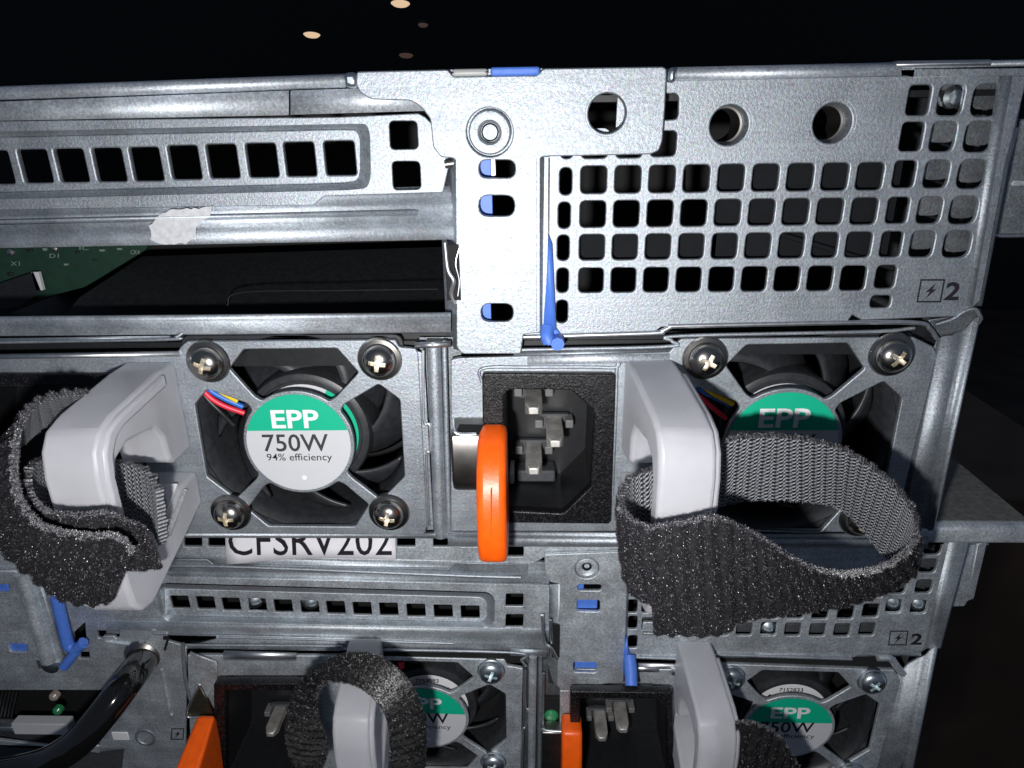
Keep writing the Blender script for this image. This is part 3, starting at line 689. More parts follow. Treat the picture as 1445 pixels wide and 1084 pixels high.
# side flange running down the right edge
def cols(name, top, bot, mat, par, mid=None, sol=.7):
    rws = []
    ks = [top] + ([mid] if mid else []) + [bot]
    for r in ks: rws.append([P(*q) for q in r])
    return loft(name, rws, mat, par, sol=sol, smooth=35)
cols('side_flange', [(1408, 106, .1), (1420, 106, -.5), (1426, 106, -.7), (1431, 106, .4), (1446, 106, .3), (1448, 106, 4)],
     [(1362, 432, .1), (1368, 432, -.5), (1371, 432, -.7), (1374, 432, .4), (1384, 432, .3), (1386, 432, 4)], STEEL, srv)
cols('side_flange', [(1312, 500, .9), (1322, 480, .7), (1328, 476, -.1), (1345, 474, -.4), (1356, 470, -.1), (1361, 466, .6), (1374, 452, .5), (1382, 448, -.3), (1384, 446, 5)],
     [(1258, 752, .9), (1268, 752, .7), (1273, 752, -.1), (1287, 752, -.4), (1296, 752, -.1), (1300, 752, .6), (1309, 750, .5), (1317, 748, -.3), (1320, 748, 5)], STEEL, srv)
plate('flange_gusset', px_poly([(1310, 452), (1352, 446), (1368, 438), (1384, 436), (1388, 450), (1376, 468), (1342, 482), (1330, 478)], 1.0), [], 1.0, .6, STEEL_DK, srv, .1)
tube('flange_bead', [P(1320, 458, .2), P(1345, 450, -.1), P(1360, 440, -.2), P(1376, 436, -.3), P(1383, 446, 0)], .3, STEEL, srv, 8)
# ledge under the grille
strip('cross_rail', [[(725, 474, .4), (925, 468, .4)], [(725, 478, 0), (927, 472, 0)], [(725, 480, 1.5), (927, 474, 1.5)]], STEEL_RL, srv)
tube('rail_edge_bead', [P(725, 476, -.2), P(918, 470, -.2), P(934, 467, -.2), P(948, 461, -.1), P(965, 460, -.1), P(1210, 455, -.1), P(1296, 456, -.1), P(1312, 464, -.1), P(1322, 478, 0)], .42, BRIGHT, srv, 10, 60)
tube('rail_edge_bead', [P(725, 494, .1), P(940, 489, .1), P(948, 481, .1), P(960, 474, .3), P(1225, 468, .3), P(1290, 463, .3)], .34, STEEL, srv, 10, 50)
strip('bay_gap', [[(725, 472, 3), (1330, 460, 3)], [(725, 500, 3), (1330, 500, 3)]], BLACKP, srv, sol=None)
strip('bay_soffit', [[(725, 497, .6), (948, 492, .6)], [(725, 504, .3), (948, 499, .3)]], STEEL, srv)
# bay divider
for a, b_, w, dd in ((612, 622, 1.4, 1.2), (627, 634, .5, .8)):
    tube('bay_divider', [P(a, 480, dd), P(b_, 756, dd)], w, STEEL, srv, 14)
strip('bay_divider_back', [[(592, 476, 2.6), (650, 476, 2.6)], [(600, 760, 2.6), (660, 760, 2.6)]], STEEL_DK, srv, sol=None)
tube('divider_crimp', [P(597, 494, .3), P(598, 590, .3), P(606, 600, .3), P(607, 636, .3), P(602, 646, .3), P(606, 742, .3)], .3, BRIGHT, srv, 8, 40)
strip('bay_soffit', [[(585, 484, -.1), (636, 482, -.1)], [(585, 492, -.2), (636, 490, -.2)], [(585, 492, 2), (636, 490, 2)]], BRIGHT, srv)
# bottom edge of the chassis
strip('chassis_floor_edge', [[(-100, 748, 1.2), (640, 750, .9)], [(-100, 753, .2), (640, 755, .1)], [(-100, 757, .2), (640, 759, .1)], [(-100, 758, 12), (640, 760, 12)]], STEEL, srv)
strip('chassis_floor_edge', [[(632, 748, .8), (1310, 752, .8)], [(632, 753, .1), (1310, 757, .1)], [(632, 757, .5), (1310, 761, .5)], [(632, 760, -.2), (1310, 764, -.2)], [(632, 768, -.3), (1310, 770, -.3)], [(632, 771, 1), (1310, 774, 1)], [(632, 771, 12), (1310, 774, 12)]], STEEL, srv, smooth=50)

# the T-shaped bracket with rivet, slots and round hole
D = -1.6
T_out = [(503, 101), (632, 98), (640, 108), (758, 106), (766, 96.5), (936, 94), (941, 97), (939, 150), (935, 200), (930, 213), (918, 218), (775, 221), (763, 222), (763, 470), (739, 472), (735, 500), (652, 500), (644, 490), (642, 224), (622, 222), (611, 208), (607, 168), (594, 151), (579, 142), (524, 140.5), (508, 131), (503, 122)]
tb = plate('bracket', [p for p in rpoly([XZ(*q, D) for q in T_out], .35, 2)], [rpoly([XZ(x, y, D) for x, y in [(676, 226), (727, 226), (727, 251), (676, 251)]], 1.6), rpoly([XZ(x, y, D) for x, y in [(676, 276), (726, 276), (726, 305), (676, 305)]], 1.7),
            rpoly([XZ(x, y, D) for x, y in [(679, 429), (724, 429), (724, 454), (679, 454)]], 1.6), circ(*XZ(857, 160, D), 3.0, 40), circ(*XZ(691, 187, D), 3.72, 40)], D, 1.1, STEEL, srv, .22)
X, Z = XZ(857, 160, D)
loft('hole_collar', [[Vector((a, yy, b_)) for a, b_ in circ(X, Z, rr, 40)] for rr, yy in ((3.5, D - .02), (3.15, D + .1), (2.95, D + .5), (2.9, D + 1.9))], STEEL, tb, closed=True, smooth=60)
plate('hole_backing', px_poly([(872, 120), (905, 120), (905, 200), (868, 200)], 1.8), [], 1.8, .5, STEEL, tb, .1)
RIV = [(3.45, -1.0), (3.42, -.1), (3.15, .2), (2.5, .26), (1.95, .2), (1.6, -.1), (1.45, -1.2), (1.35, -3.4), (0, -3.4)]
rv = lathe('rivet', P(691, 187, D), RIV, STEEL, tb, 40)
lathe('rivet_hole_shade', P(691, 187, D), [(1.43, -3), (1.42, -.8), (1.2, -.75), (1.1, -1.5), (0, -1.6)], simple('rivet_hole_black', (.01, .011, .013), .9, Specular_IOR_Level=.1), rv, 20)  # black plug paints the shade inside the rivet's hole
# plate the T-arm overlaps
plate('bracket_doubler', px_poly([(632, 98), (766, 96), (776, 222), (622, 222)], D + 1.15), [circ(*XZ(691, 187, D + 1.1), 2.2, 24), circ(*XZ(857, 160, D + 1.1), 3.1, 30)] if False else [circ(*XZ(691, 187, D + 1.1), 2.2, 24)], D + 1.15, .5, STEEL, srv, .1)
# flanges of the stem
cols('bracket_flange', [(645, 223, D + .1), (640, 223, D + .25), (634, 223, 1.2), (625, 223, 3.2), (618, 223, 3.4)], [(657, 496, D + .1), (651, 496, D + .25), (646, 494, 1.2), (637, 492, 3.2), (631, 490, 3.4)], STEEL, srv)
cols('bracket_flange', [(757, 223, D - .02), (764, 223, D + .2), (769, 223, .2), (776, 223, -.1)], [(757, 470, D - .02), (763, 470, D + .2), (766, 470, .3), (774, 470, -.1)], STEEL, srv)
tube('rivet_pin', [P(628, 232, -.6), P(648, 229, -.6)], .7, SPRING, srv, 10)
pbox('spring_pocket', (629, 345), (649, 424), -1.75, .35, BLACKV, srv, .1)
tube('spring_clip', [P(628, 343, -1.4), P(632, 380, -2.4), P(640, 396, -2.6), P(637, 414, -1.8), P(642, 428, -1.3)], .38, BRIGHT, srv, 8)
tube('spring_clip', [P(648, 350, -1.9), P(643, 372, -2.2), P(648, 396, -1.9), P(646, 418, -1.8)], .1, BRIGHT, srv, 6)
# release lever seen through the slots and beside the stem
lever = mesh('release_lever', *(lambda vs: (vs, [(0, 1, 2, 3, 4)]))([P(774, 332, -.9), P(779, 345, -.9), P(785, 466, -.9), P(766, 470, -.9), P(771, 400, -.9)]), BLUE, srv)
solid(lever, .9, -1)
for y0, y1 in ((224, 250), (277, 304), (430, 453)): pbox('lever_slide', (660, y0 - 3), (695 if y0 < 400 else 693, y1 + 3), .6, 1.2, BLUE, srv, .1)
pbox('lever_slide_foil', (692, 224), (700, 250), .5, 1.2, BRIGHT, srv, .2)
tube('lever_foot', [P(773, 462, -.2), P(772, 474, -1.2), P(776, 484, -1.6)], 1.25, BLUE, lever, 8)
lathe('lever_knob', P(787, 486, -3.4), [(0, 0), (1.2, 0), (1.25, -.2), (1.25, -3.4), (0, -3.4)], BLUE, lever, 8)
plate('lever_paddle', px_poly([(770, 455), (780, 458), (790, 470), (794, 480), (788, 488), (772, 488), (768, 478), (762, 474), (764, 468)], -.8), [], -.8, 1.2, BLUE, lever, .2)
# two buttons in the top edge
box('cover_button', *[P(637, 103, -1.5).x, P(689, 103, -1.5).x], -1.7, 2, P(660, 107.5, -1.5).z, P(660, 97, -1.5).z, simple('pale_button', (.55, .56, .55), .45, .3), srv, .65, 4)
box('cover_button', *[P(692, 103, -1.7).x, P(762, 103, -1.7).x], -1.9, 2, P(720, 107, -1.7).z, P(720, 94.5, -1.7).z, BLUE, srv, .4, 3)

# ================================================================ slide-rail brackets on the rack side, shelf lip
rb = thing('slide_rail_bracket', P(1425, 333, 9), 'zinc slide rail bracket sticking out past the grille corner of the upper server', 'rail bracket', 'rail brackets at the right side')
plate('bracket_fold', px_poly([(1430, 255), (1460, 255), (1460, 262), (1428, 262)], 7.6), [], 7.6, .5, STEEL_OLD, rb, .1)
plate('bracket_leaf', px_poly([(1460, 168), (1440, 168), (1436, 176), (1422, 230), (1408, 236), (1405, 264), (1411, 270), (1400, 318), (1404, 331), (1460, 331)], 8, .6), [], 8, 1.4, STEEL_MID, rb, .3)
tube('bracket_bead', [P(1434, 180, 7.8), P(1420, 232, 7.8), P(1408, 238, 7.8)], .35, BRIGHT, rb, 8)
tube('bracket_bead', [P(1410, 268, 7.8), P(1400, 318, 7.8), P(1404, 332, 7.8), P(1450, 333, 7.8)], .3, BRIGHT, rb, 8)
pbox('bracket_step', (1414, 236), (1426, 264), 9.6, 1, BLACKP, rb, .2)
sh = thing('rack_shelf', P(1380, 755, 0), 'grey metal rack shelf with a rounded front lip jutting out below the upper server', 'shelf')
a, b_, c = P(1290, 737, 1.2), P(1500, 739, 1.2), P(1290, 737, 1.2)
zt = (a.z + b_.z) / 2
xe = P(1456, 738, 1.2).x
xb = lambda y: xe
mesh('shelf_top', [Vector((70, 2, zt)), Vector((xe, 2, zt)), Vector((xe, 160, zt)), Vector((70, 160, zt))], [(0, 1, 2, 3)], simple('dark_grey_powder_coat', (.17, .168, .16), .6, .2, noise=.25, bump=.8, bscale=1200), sh)
prism('shelf_lip', [(3.2, zt - .05), (1.4, zt - .2), (.5, zt - .9), (.3, zt - 1.9), (.5, zt - 4.2), (2, zt - 4.6), (3.2, zt - 4.4)], 76, xe + .6, STEEL_OLD, sh, .35, 3)

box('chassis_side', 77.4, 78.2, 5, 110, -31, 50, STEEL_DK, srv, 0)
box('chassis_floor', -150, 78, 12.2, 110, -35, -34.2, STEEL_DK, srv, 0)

def proj(v):
    p = RR @ np.array([v[0], -v[2], v[1]]) + TT
    return (722.5 + FF * p[0] / p[2], 542 + FF * p[1] / p[2])
PG = 'power supplies in the two servers'
# ================================================================ upper power supplies
ps = thing('power_supply', P(350, 752, 6), 'power supply with fully visible fan label, clear handle at its left and coloured wires', 'power supply', PG)
out = [(-60, 503), (22, 501), (250, 497), (255, 489), (263, 482), (558, 480), (563, 490), (584, 492), (590, 498), (603, 742), (599, 755), (-60, 751)]
fan_unit(ps, 0.0, [(290.4, 513.1), (534.3, 509.8), (323, 727.1), (547.8, 727.1)], px_poly(out, 0, .35), turns=(.35, .15, .1, .2), xholes=[[(-50, 545), (150, 545), (195, 570), (190, 735), (-60, 735)]])
strip('face_fold', [[(-60, 501, -.3), (252, 496, -.3)], [(-60, 507, -.5), (254, 502, -.5)], [(-60, 509, .2), (254, 504, .2)]], BRIGHT, ps)
inlet(ps, [(-70, 528), (168, 528), (206, 560), (200, 745), (-80, 745)], [(-50, 545), (110, 545), (150, 580), (140, 700), (100, 730), (-60, 730)], 0.0, None, 1.0, 14)
handle(ps, P(222, 560, 0).x, 0, 1.0, 9.2, .98, skew=-.06)
xh = P(222, 560, 0).x
hl_ = prism('leg_sticker', [(-5.5, -16.9), (-12.5, -20.6), (-12.7, -20.9), (-5.7, -17.3)], xh - .6, xh + 3.6, PAPER, ps, .04, 1)
tube('leg_emboss', [(xh + 4.4, -5, -18.6), (xh + 4.9, -14, -22.6)], .5, CLEAR, ps, 10)
for nm, pts, r, m in (('red_wire', [(272, 522, 1.8), (290, 554, 1.9), (313, 571, 2.2), (345, 583, 3.0)], .55, RED), ('blue_wire', [(280, 519, 1.9), (294, 547, 2.0), (314, 561, 2.3), (343, 574, 3.2)], .55, BLUEW),
                      ('yellow_wire', [(286, 524, 1.5), (297, 541, 1.5), (312, 553, 1.7), (335, 566, 2.6)], .5, YELL), ('black_wire', [(270, 530, 2.4), (290, 560, 2.4), (310, 580, 2.6), (330, 600, 3.4)], .5, BLACKP)):
    tube(nm, [P(*q) for q in pts], r, m, ps, 10)
plate('bay_latch_lip', px_poly([(585, 495), (598, 499), (612, 748), (603, 748)], .4), [], .4, .6, STEEL, ps, .1)

ps = thing('power_supply', P(980, 752, 6), 'power supply with the tallest orange latch and big strap loop over its fan', 'power supply', PG)
BLp = proj((34.9, -1, -26.9))
out = [(636, 508), (648, 505), (945, 497), (955, 484), (962, 478), (1290, 476), (1318, 490), (1322, 500), (1262, 752), (636, 750)]
fan_unit(ps, 0.0, [(997, 508), (1262, 503), BLp, (1217, 735)], px_poly(out, 0, .35), turns=(.5, .6, .1, .75), xholes=[[(700, 540), (850, 540), (845, 730), (700, 728)]])
strip('face_fold', [[(744, 503, -.3), (945, 499, -.3)], [(744, 512, -.45), (944, 508, -.45)], [(744, 516, .1), (944, 512, .1)]], STEEL_FL, ps)
tube('inlet_recess_edge', [P(680, 540, .1), P(681, 520, 0), P(744, 518, 0), P(862, 519, 0), P(870, 528, 0), P(864, 700, 0)], .35, STEEL, ps, 8, 40)
so = inlet(ps, [(680, 527), (869, 528), (862, 740), (683, 738)], [(710.7, 562), (714, 554), (722, 550), (806, 550.8), (836, 578), (838.5, 586), (834, 687), (795, 725), (715, 721)], 0.0, None, 1.4, 15,
      [(7.9, -12.6, 3.3, 2.4), (3.7, -18.6, 3.3, 2.4), (3.7, -5.6, 3.3, 2.4)])
box('inlet_tray', .2, 8.2, 10, 14.6, -25.2, -22.5, DARKG, so, .4); box('inlet_tray', -1.4, -.4, 8, 14, -24.5, -22, GREYL, so, .2)
handle(ps, P(913, 560, 0).x, 0, 1.0, 8.8, .98, skew=.1)
for nm, pts, r, m in (('yellow_wire', [(975, 532, 1.5), (994, 546, 1.5), (1008, 556, 1.8), (1034, 570, 2.8)], .55, YELL), ('blue_wire', [(970, 535, 2), (993, 553, 2.2), (1008, 560, 2.6), (1030, 572, 3.2)], .5, BLUEW),
                      ('red_wire', [(965, 540, 2), (988, 560, 2.3), (1004, 574, 2.6), (1024, 590, 3.2)], .5, RED)):
    tube(nm, [P(*q) for q in pts], r, m, ps, 10)
# spring clip that the orange latch rides on
x0, x1 = P(637, 640, -4).x, P(686, 640, -4).x
cl = prism('latch_spring', [(0, P(650, 588, 0).z), (-4.6, P(650, 612, -4.6).z), (-5.2, P(650, 622, -5.2).z), (-5.2, P(650, 680, -5.2).z), (-4.2, P(650, 690, -4.2).z), (0, P(650, 692, 0).z)], x0, x1, SPRING, ps, .5, 3)
mesh('latch_spring_opening', [P(652, 590, -.25), P(687, 590, -.25), P(676, 612, -4.66) + Vector((0, -.02, .1)), P(643, 612, -4.66) + Vector((0, -.02, .1))], [(0, 1, 2, 3)], BLACKV, cl)
tube('latch_spring_rim', [P(639, 592, -.3), P(640, 606, -4.4), P(648, 613, -5.1), P(672, 613, -5.1)], .35, BRIGHT, cl, 8, 30)
def latch(ps, prof, x0, x1, bev=1.3):
    o = prism('latch', prof, x0, x1, ORANGE, ps, bev, 4); return o
lt = latch(ps, [(-1, -6.2), (-4.5, -6.5), (-8.2, -8.0), (-11.2, -11.0), (-13.2, -15.2), (-14.2, -20), (-14.2, -24.6), (-13.6, -28), (-12.2, -29.8), (-10, -30.3), (-1, -29)], P(671, 700, -13.5).x, P(714, 700, -13.5).x)
tube('mould_seam', [P(692.8, 690, -13.6), P(693, 720, -14.1), P(693, 760, -14.22)], .09, ORANGE, lt, 6)

# ================================================================ lower server
D2 = 16.0
sv = thing('rack_server', P(760, 1084, 40), 'lower rack server set back under the upper one, with paper label and smaller grille', 'server', 'stacked rack servers')
Q = lambda pts, d=D2, r=0: px_poly(pts, d, r)
# top rim with small square holes, then stepped rails
hl = []
for x in (272, 306, 340, 573, 624, 662): hl.append(Q([(x - 13, 752), (x + 13, 752), (x + 13, 772), (x - 13, 772)], D2, .3))
hl.append(Q([(714, 768), (739, 768), (739, 786), (714, 786)], D2, .3))
plate('top_rim', Q([(150, 735), (900, 740), (900, 785), (770, 785), (762, 790), (740, 800), (150, 782)]), hl, D2, .9, STEEL_OLD, sv, .12)
strip('stepped_rail', [[(150, 781, D2 - .1), (775, 795, D2 - .1)], [(150, 790, D2 + .8), (775, 800, D2 + .8)], [(150, 794, D2 + .3), (775, 804, D2 + .3)], [(150, 799, D2 - .3), (775, 808, D2 - .3)], [(150, 803, D2 + .5), (775, 815, D2 + .5)], [(150, 812, D2 + 1.2), (775, 824, D2 + 1.2)],
                       [(150, 820, D2 + .5), (775, 832, D2 + .5)]], STEEL_OLD, sv, smooth=50)
plate('rail_step', Q([(200, 789), (292, 790), (302, 797), (632, 803), (641, 794), (745, 797), (745, 812), (200, 806)], D2 - .4), [], D2 - .4, .5, STEEL, sv, .12)
tube('rail_bead', [P(150, 800, D2 - .6), P(300, 799, D2 - .6), P(640, 812, D2 - .6), P(735, 815, D2 - .6)], .45, STEEL, sv, 10)
race = [(220, 826), (230, 823), (690, 836), (698, 846), (697, 878), (690, 886), (236, 876), (228, 868)]
rin = [(230, 832), (238, 831), (680, 843), (687, 850), (687, 872), (680, 878), (244, 869), (236, 862)]
sh2 = [Q([(714, 838), (739, 838), (738, 856), (713, 856)], D2, .3), Q([(714, 867), (739, 867), (738, 885), (713, 885)], D2, .3)]
plate('slotted_panel', Q([(150, 812), (775, 826), (775, 893), (150, 882)]), [rpoly([XZ(*q, D2) for q in race], 1.2)] + sh2, D2, .8, STEEL_OLD, sv, .15)
RO = rpoly([XZ(*q, D2) for q in race], 1.2, 6); RI = rpoly([XZ(*q, D2 + 1.4) for q in rin], 1.0, 6)
loft('pressed_edge', [[Vector((x, D2 - .25, z)) for x, z in RO], [Vector((x * .7 + u * .3, D2 - .1, z * .7 + w * .3)) for (x, z), (u, w) in zip(RO, RI)], [Vector((u, D2 + 1.45, w)) for u, w in RI]], STEEL, sv, closed=True, smooth=70)
tx_, ty_ = [254, 290, 326, 362.6, 399.4, 436.8, 473.7, 511, 548.5, 587, 625.4, 663.5], [850, 851, 853, 854, 855.5, 857, 857.7, 859, 860, 861.5, 862.8, 864]
plate('slotted_web', RI, [rect(*XZ(x, y, D2 + 1.4), 4.6, 3.9, .35) for x, y in zip(tx_, ty_)], D2 + 1.4, .8, STEEL_OLD, sv, .14)
for x, y in ((358, 848), (438, 850)): lathe('inner_rivet', P(x, y, D2 + 4), [(2.2, -1), (2.1, .3), (1.3, .9), (0, 1.2)], ZINC, sv, 18)
strip('stepped_rail', [[(150, 877, D2 - .2), (775, 889, D2 - .2)], [(150, 884, D2 - .5), (775, 895, D2 - .5)], [(150, 889, D2 + .6), (775, 899, D2 + .6)], [(150, 894, D2 + .9), (775, 904, D2 + .9)], [(305, 896, D2 + .1), (775, 908, D2 + .1)], [(305, 903, D2 + .3), (775, 914, D2 + .3)], [(250, 915, D2 + 1), (775, 924, D2 + 1)]], STEEL_OLD, sv, smooth=50)
tube('rail_bead', [P(308, 899, D2 - .3), P(640, 908, D2 - .3)], .33, STEEL, sv, 8)
tube('bay_edge_bead', [P(262, 910, D2 - .3), P(470, 912, D2 - .3), P(490, 916, D2 - .2), P(722, 921, D2 - .2), P(736, 932, D2 - .2), P(742, 940, D2)], .35, STEEL, sv, 8, 40)
strip('bay_gap', [[(480, 917, D2 + .3), (740, 923, D2 + .3)], [(480, 930, D2 + .3), (740, 936, D2 + .3)]], BLACKV, sv, sol=None)
# paper label whose upper half the server above covers
bl = [P(320, 797, D2 - .9), P(400, 788, D2 - .35), P(555, 793, D2 - .9)]
lvs = []; nn = 14
for j in range(5):
    for i in range(nn + 1):
        u, v = i / nn, j / 4
        x = 316 + 240 * u + (4 * v if u < .5 else 3 * v); ybot = 797 - 10 * math.sin(min(u * 1.5, 1) * math.pi / 2) + 6 * max(0, u - .45)
        y = 728 + (ybot - 728) * v; lvs.append(P(x, y, D2 - .12 - 1.1 * v * v * (1 - .5 * math.sin(u * 3.14))))
lb = mesh('paper_label', lvs, [(j * (nn + 1) + i, j * (nn + 1) + i + 1, (j + 1) * (nn + 1) + i + 1, (j + 1) * (nn + 1) + i) for j in range(4) for i in range(nn)], PAPER, sv, 60); solid(lb, .12, 1)
def on_label(u, v):
    x = 321 + 230 * u + 2 * (1 - v); y = 743 + 41 * (1 - v); return P(x, y, D2 - 1.15)
vs, fs = text_geo('CFSRV202', .0)
o_ = mesh('lettering', [on_label(u, v) for u, v in vs], fs, INK, lb, 0, fix=False)
# T bracket of this server
Dn = D2 - 1.4
tb = plate('bracket', [p for p in rpoly([XZ(*q, Dn) for q in [(768, 783), (900, 778), (899, 824), (885, 825), (880, 962), (849, 966), (847, 978), (792, 974), (786, 968), (790, 824), (776, 822), (770, 812)]], .5, 2)],
           [rpoly([XZ(*q, Dn) for q in L], .8) for L in ([(815, 825), (849, 825), (849, 834), (815, 834)], [(814, 847), (847, 847), (847, 864), (814, 863)], [(809, 934), (842, 935), (842, 950), (809, 949)])] + [circ(*XZ(828.5, 802.5, Dn), 2.85, 32)],
           Dn, 1.0, STEEL_OLD, sv, .2)
rv = lathe('rivet', P(828.5, 802.5, Dn), [(2.65, -1.0), (2.62, -.15), (2.4, .1), (1.9, .14), (1.5, -.1), (1.2, -.6), (1.0, -1.0), (.9, -2.5), (0, -2.5)], STEEL_OLD, tb, 32)
lathe('rivet_hole_shade', P(828.5, 802.5, Dn), [(1.12, -3), (1.1, -.7), (.9, -.9), (0, -1.2)], simple('rivet_hole_black', (.01, .011, .013), .9, Specular_IOR_Level=.1), rv, 20)  # plug coloured black for the shade in this rivet's hole
plate('bracket_doubler', px_poly([(790, 785), (870, 783), (868, 822), (792, 824)], Dn + 1.05), [], Dn + 1.05, .3, STEEL_DK, sv, .05)
cols('bracket_flange', [(790, 825, Dn + .05), (786, 825, Dn + .3), (778, 825, D2 + 1), (767, 825, D2 + 2.2)], [(794, 974, Dn + .05), (790, 970, Dn + .3), (783, 966, D2 + 1), (772, 962, D2 + 2.2)], STEEL_OLD, sv)
cols('bracket_flange', [(880, 826, Dn), (885, 826, Dn + .5), (888, 826, D2 - .1)], [(875, 962, Dn), (880, 962, Dn + .5), (882, 962, D2 - .1)], STEEL, sv)
pbox('spring_pocket', (779, 882), (790, 928), Dn - .2, .5, BLACKV, sv, .05)
tube('spring_clip', [P(765, 868, Dn - .5), P(768, 905, Dn - 1), P(778, 915, Dn - 1.2), P(786, 930, Dn - .6)], .42, BRIGHT, sv, 8)
tube('spring_clip', [P(777, 875, Dn - .5), P(779, 908, Dn - .7)], .35, ZINC, sv, 8)
lv = solid(mesh('release_lever', [P(884, 895, D2 - .6), P(886, 915, D2 - .6), P(893, 930, D2 - .6), P(884, 962, D2 - .6), P(878, 940, D2 - .6), P(880, 915, D2 - .6)], [(0, 1, 2, 3, 4, 5)], BLUE, sv), 1.2, -1)
for y0, y1 in ((823, 833), (847, 862), (935, 946)): pbox('lever_slide', (811 if y0 > 830 else 815, y0 - 1), (843 if y0 > 840 else 824, y1 - (3 if y0 > 840 else 0)), D2 - .3, 1, BLUE, sv, .2)
tube('lever_foot', [P(888, 925, D2 - 1), P(890, 942, D2 - 3), P(891, 968, D2 - 6)], 1.5, BLUE, lv, 10)
# card shelf below, divider beside the supplies
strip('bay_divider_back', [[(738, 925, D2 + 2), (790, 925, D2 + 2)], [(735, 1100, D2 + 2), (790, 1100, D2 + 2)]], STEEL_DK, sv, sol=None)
tube('bay_divider', [P(752, 926, D2), P(750, 1100, D2)], 1.0, STEEL_OLD, sv, 12); tube('bay_divider', [P(763, 926, D2), P(761, 1100, D2)], .45, STEEL, sv, 10)
tube('divider_crimp', [P(741, 945, D2 - .2), P(741, 995, D2 - .2), P(745, 1003, D2 - .2), P(742, 1025, D2 - .2), P(738, 1034, D2 - .2), P(736, 1095, D2 - .2)], .35, BRIGHT, sv, 8, 40)
strip('bay_soffit', [[(720, 916, D2 - .2), (772, 918, D2 - .2)], [(720, 924, D2 - .3), (772, 926, D2 - .3)], [(720, 928, D2 + 1.5), (772, 930, D2 + 1.5)]], STEEL, sv)
# perforated panel, most of it behind the strap
hl = []
for x, y in ((1018, 888), (1050.5, 888), (1085, 888), (1119, 888.5), (1154, 889), (1188.5, 889.5), (1224, 888), (1021, 864), (1053, 864), (1088, 864), (1123, 864), (1158, 864.5), (1194, 864.5), (1229, 862), (985, 888), (950, 888), (918, 888), (989, 864),
             (893, 829), (893, 856), (893, 879), (893, 906), (917, 856), (917, 881), (950, 864), (1262, 856), (1267, 829), (1273, 803), (1297, 857), (1304, 828), (1310, 799), (1317, 773), (1279, 776), (1236, 834), (1200, 838), (1243, 806)):
    nar = x == 893
    hl.append(rect(*XZ(x, y, D2), 2.3 if nar else 3.85, 4.0, .7 if x < 1240 else 1.1))
pan = plate('perforated_panel', Q([(882, 776), (1345, 764), (1338, 800), (1311, 914), (1300, 920), (1262, 922), (1215, 922), (1205, 928), (990, 923), (975, 928), (882, 926)]), hl, D2, .9, STEEL_OLD, sv, .18)
bolt_mark(pan, 1253, 890, 1279, 911, D2 - .03, 1.6, ('2', 1284, 894, 1300, 910), shx=3)
for x, y in ((1085, 886), (1262, 850), (1297, 852)): lathe('inner_screw', P(x, y, D2 + 2.5), [(2.1, -.5), (2, .4), (1.2, 1), (0, 1.3)], ZINC, sv, 18)
for x, y in ((1050.5, 885), (1119, 885), (1154, 886), (1188.5, 886), (1224, 885), (1304, 822), (1310, 793), (1267, 823), (917, 876)): plate('inner_tab', rect(*XZ(x, y, D2 + 3), 4.0, 3.0, .6), [], D2 + 3, .5, STEEL_DK, sv, .1)
strip('stepped_rail', [[(882, 925, D2 - .1), (1300, 922, D2 - .1)], [(882, 929, D2 + .8), (1300, 926, D2 + .8)]], STEEL_OLD, sv)
tube('rail_edge_bead', [P(885, 927, D2 - .3), P(975, 930, D2 - .3), P(992, 929, D2 - .3), P(1004, 924, D2 - .3), P(1202, 930, D2 - .3)], .4, STEEL, sv, 10, 40)
tube('rail_edge_bead', [P(1238, 928, D2 - .3), P(1256, 929, D2 - .3), P(1266, 941, D2 - .3), P(1274, 951, D2 - .3)], .9, STEEL_OLD, sv, 8, 20)
strip('bay_gap', [[(990, 926, D2 + 1), (1262, 926, D2 + 1)], [(990, 946, D2 + 1), (1262, 946, D2 + 1)]], BLACKV, sv, sol=None)
strip('bay_soffit', [[(890, 936, D2 + .1), (992, 938, D2 + .1)], [(890, 943, D2 - .2), (992, 945, D2 - .2)], [(890, 944, D2 + 2), (992, 946, D2 + 2)]], BRIGHT, sv)
cols('side_flange', [(1330, 766, D2 + .3), (1342, 766, D2 - .1), (1346, 766, D2 - .4), (1352, 766, D2 + .3), (1366, 766, D2 + .2), (1368, 766, D2 + 5)],
     [(1296, 915, D2 + .3), (1306, 915, D2 - .1), (1309, 915, D2 - .4), (1314, 915, D2 + .3), (1326, 915, D2 + .2), (1328, 915, D2 + 5)], STEEL_OLD, sv)
cols('side_flange', [(1262, 955, D2 + .8), (1275, 945, D2 - .1), (1283, 938, D2 - .3), (1297, 930, D2 + .3), (1306, 925, D2 + .4), (1314, 918, D2 - .3), (1322, 914, D2 - .3), (1324, 914, D2 + 5)],
     [(1232, 1100, D2 + .8), (1243, 1100, D2 - .1), (1249, 1100, D2 - .3), (1262, 1100, D2 + .3), (1269, 1100, D2 + .4), (1277, 1100, D2 - .3), (1284, 1100, D2 - .3), (1286, 1100, D2 + 5)], STEEL_OLD, sv)
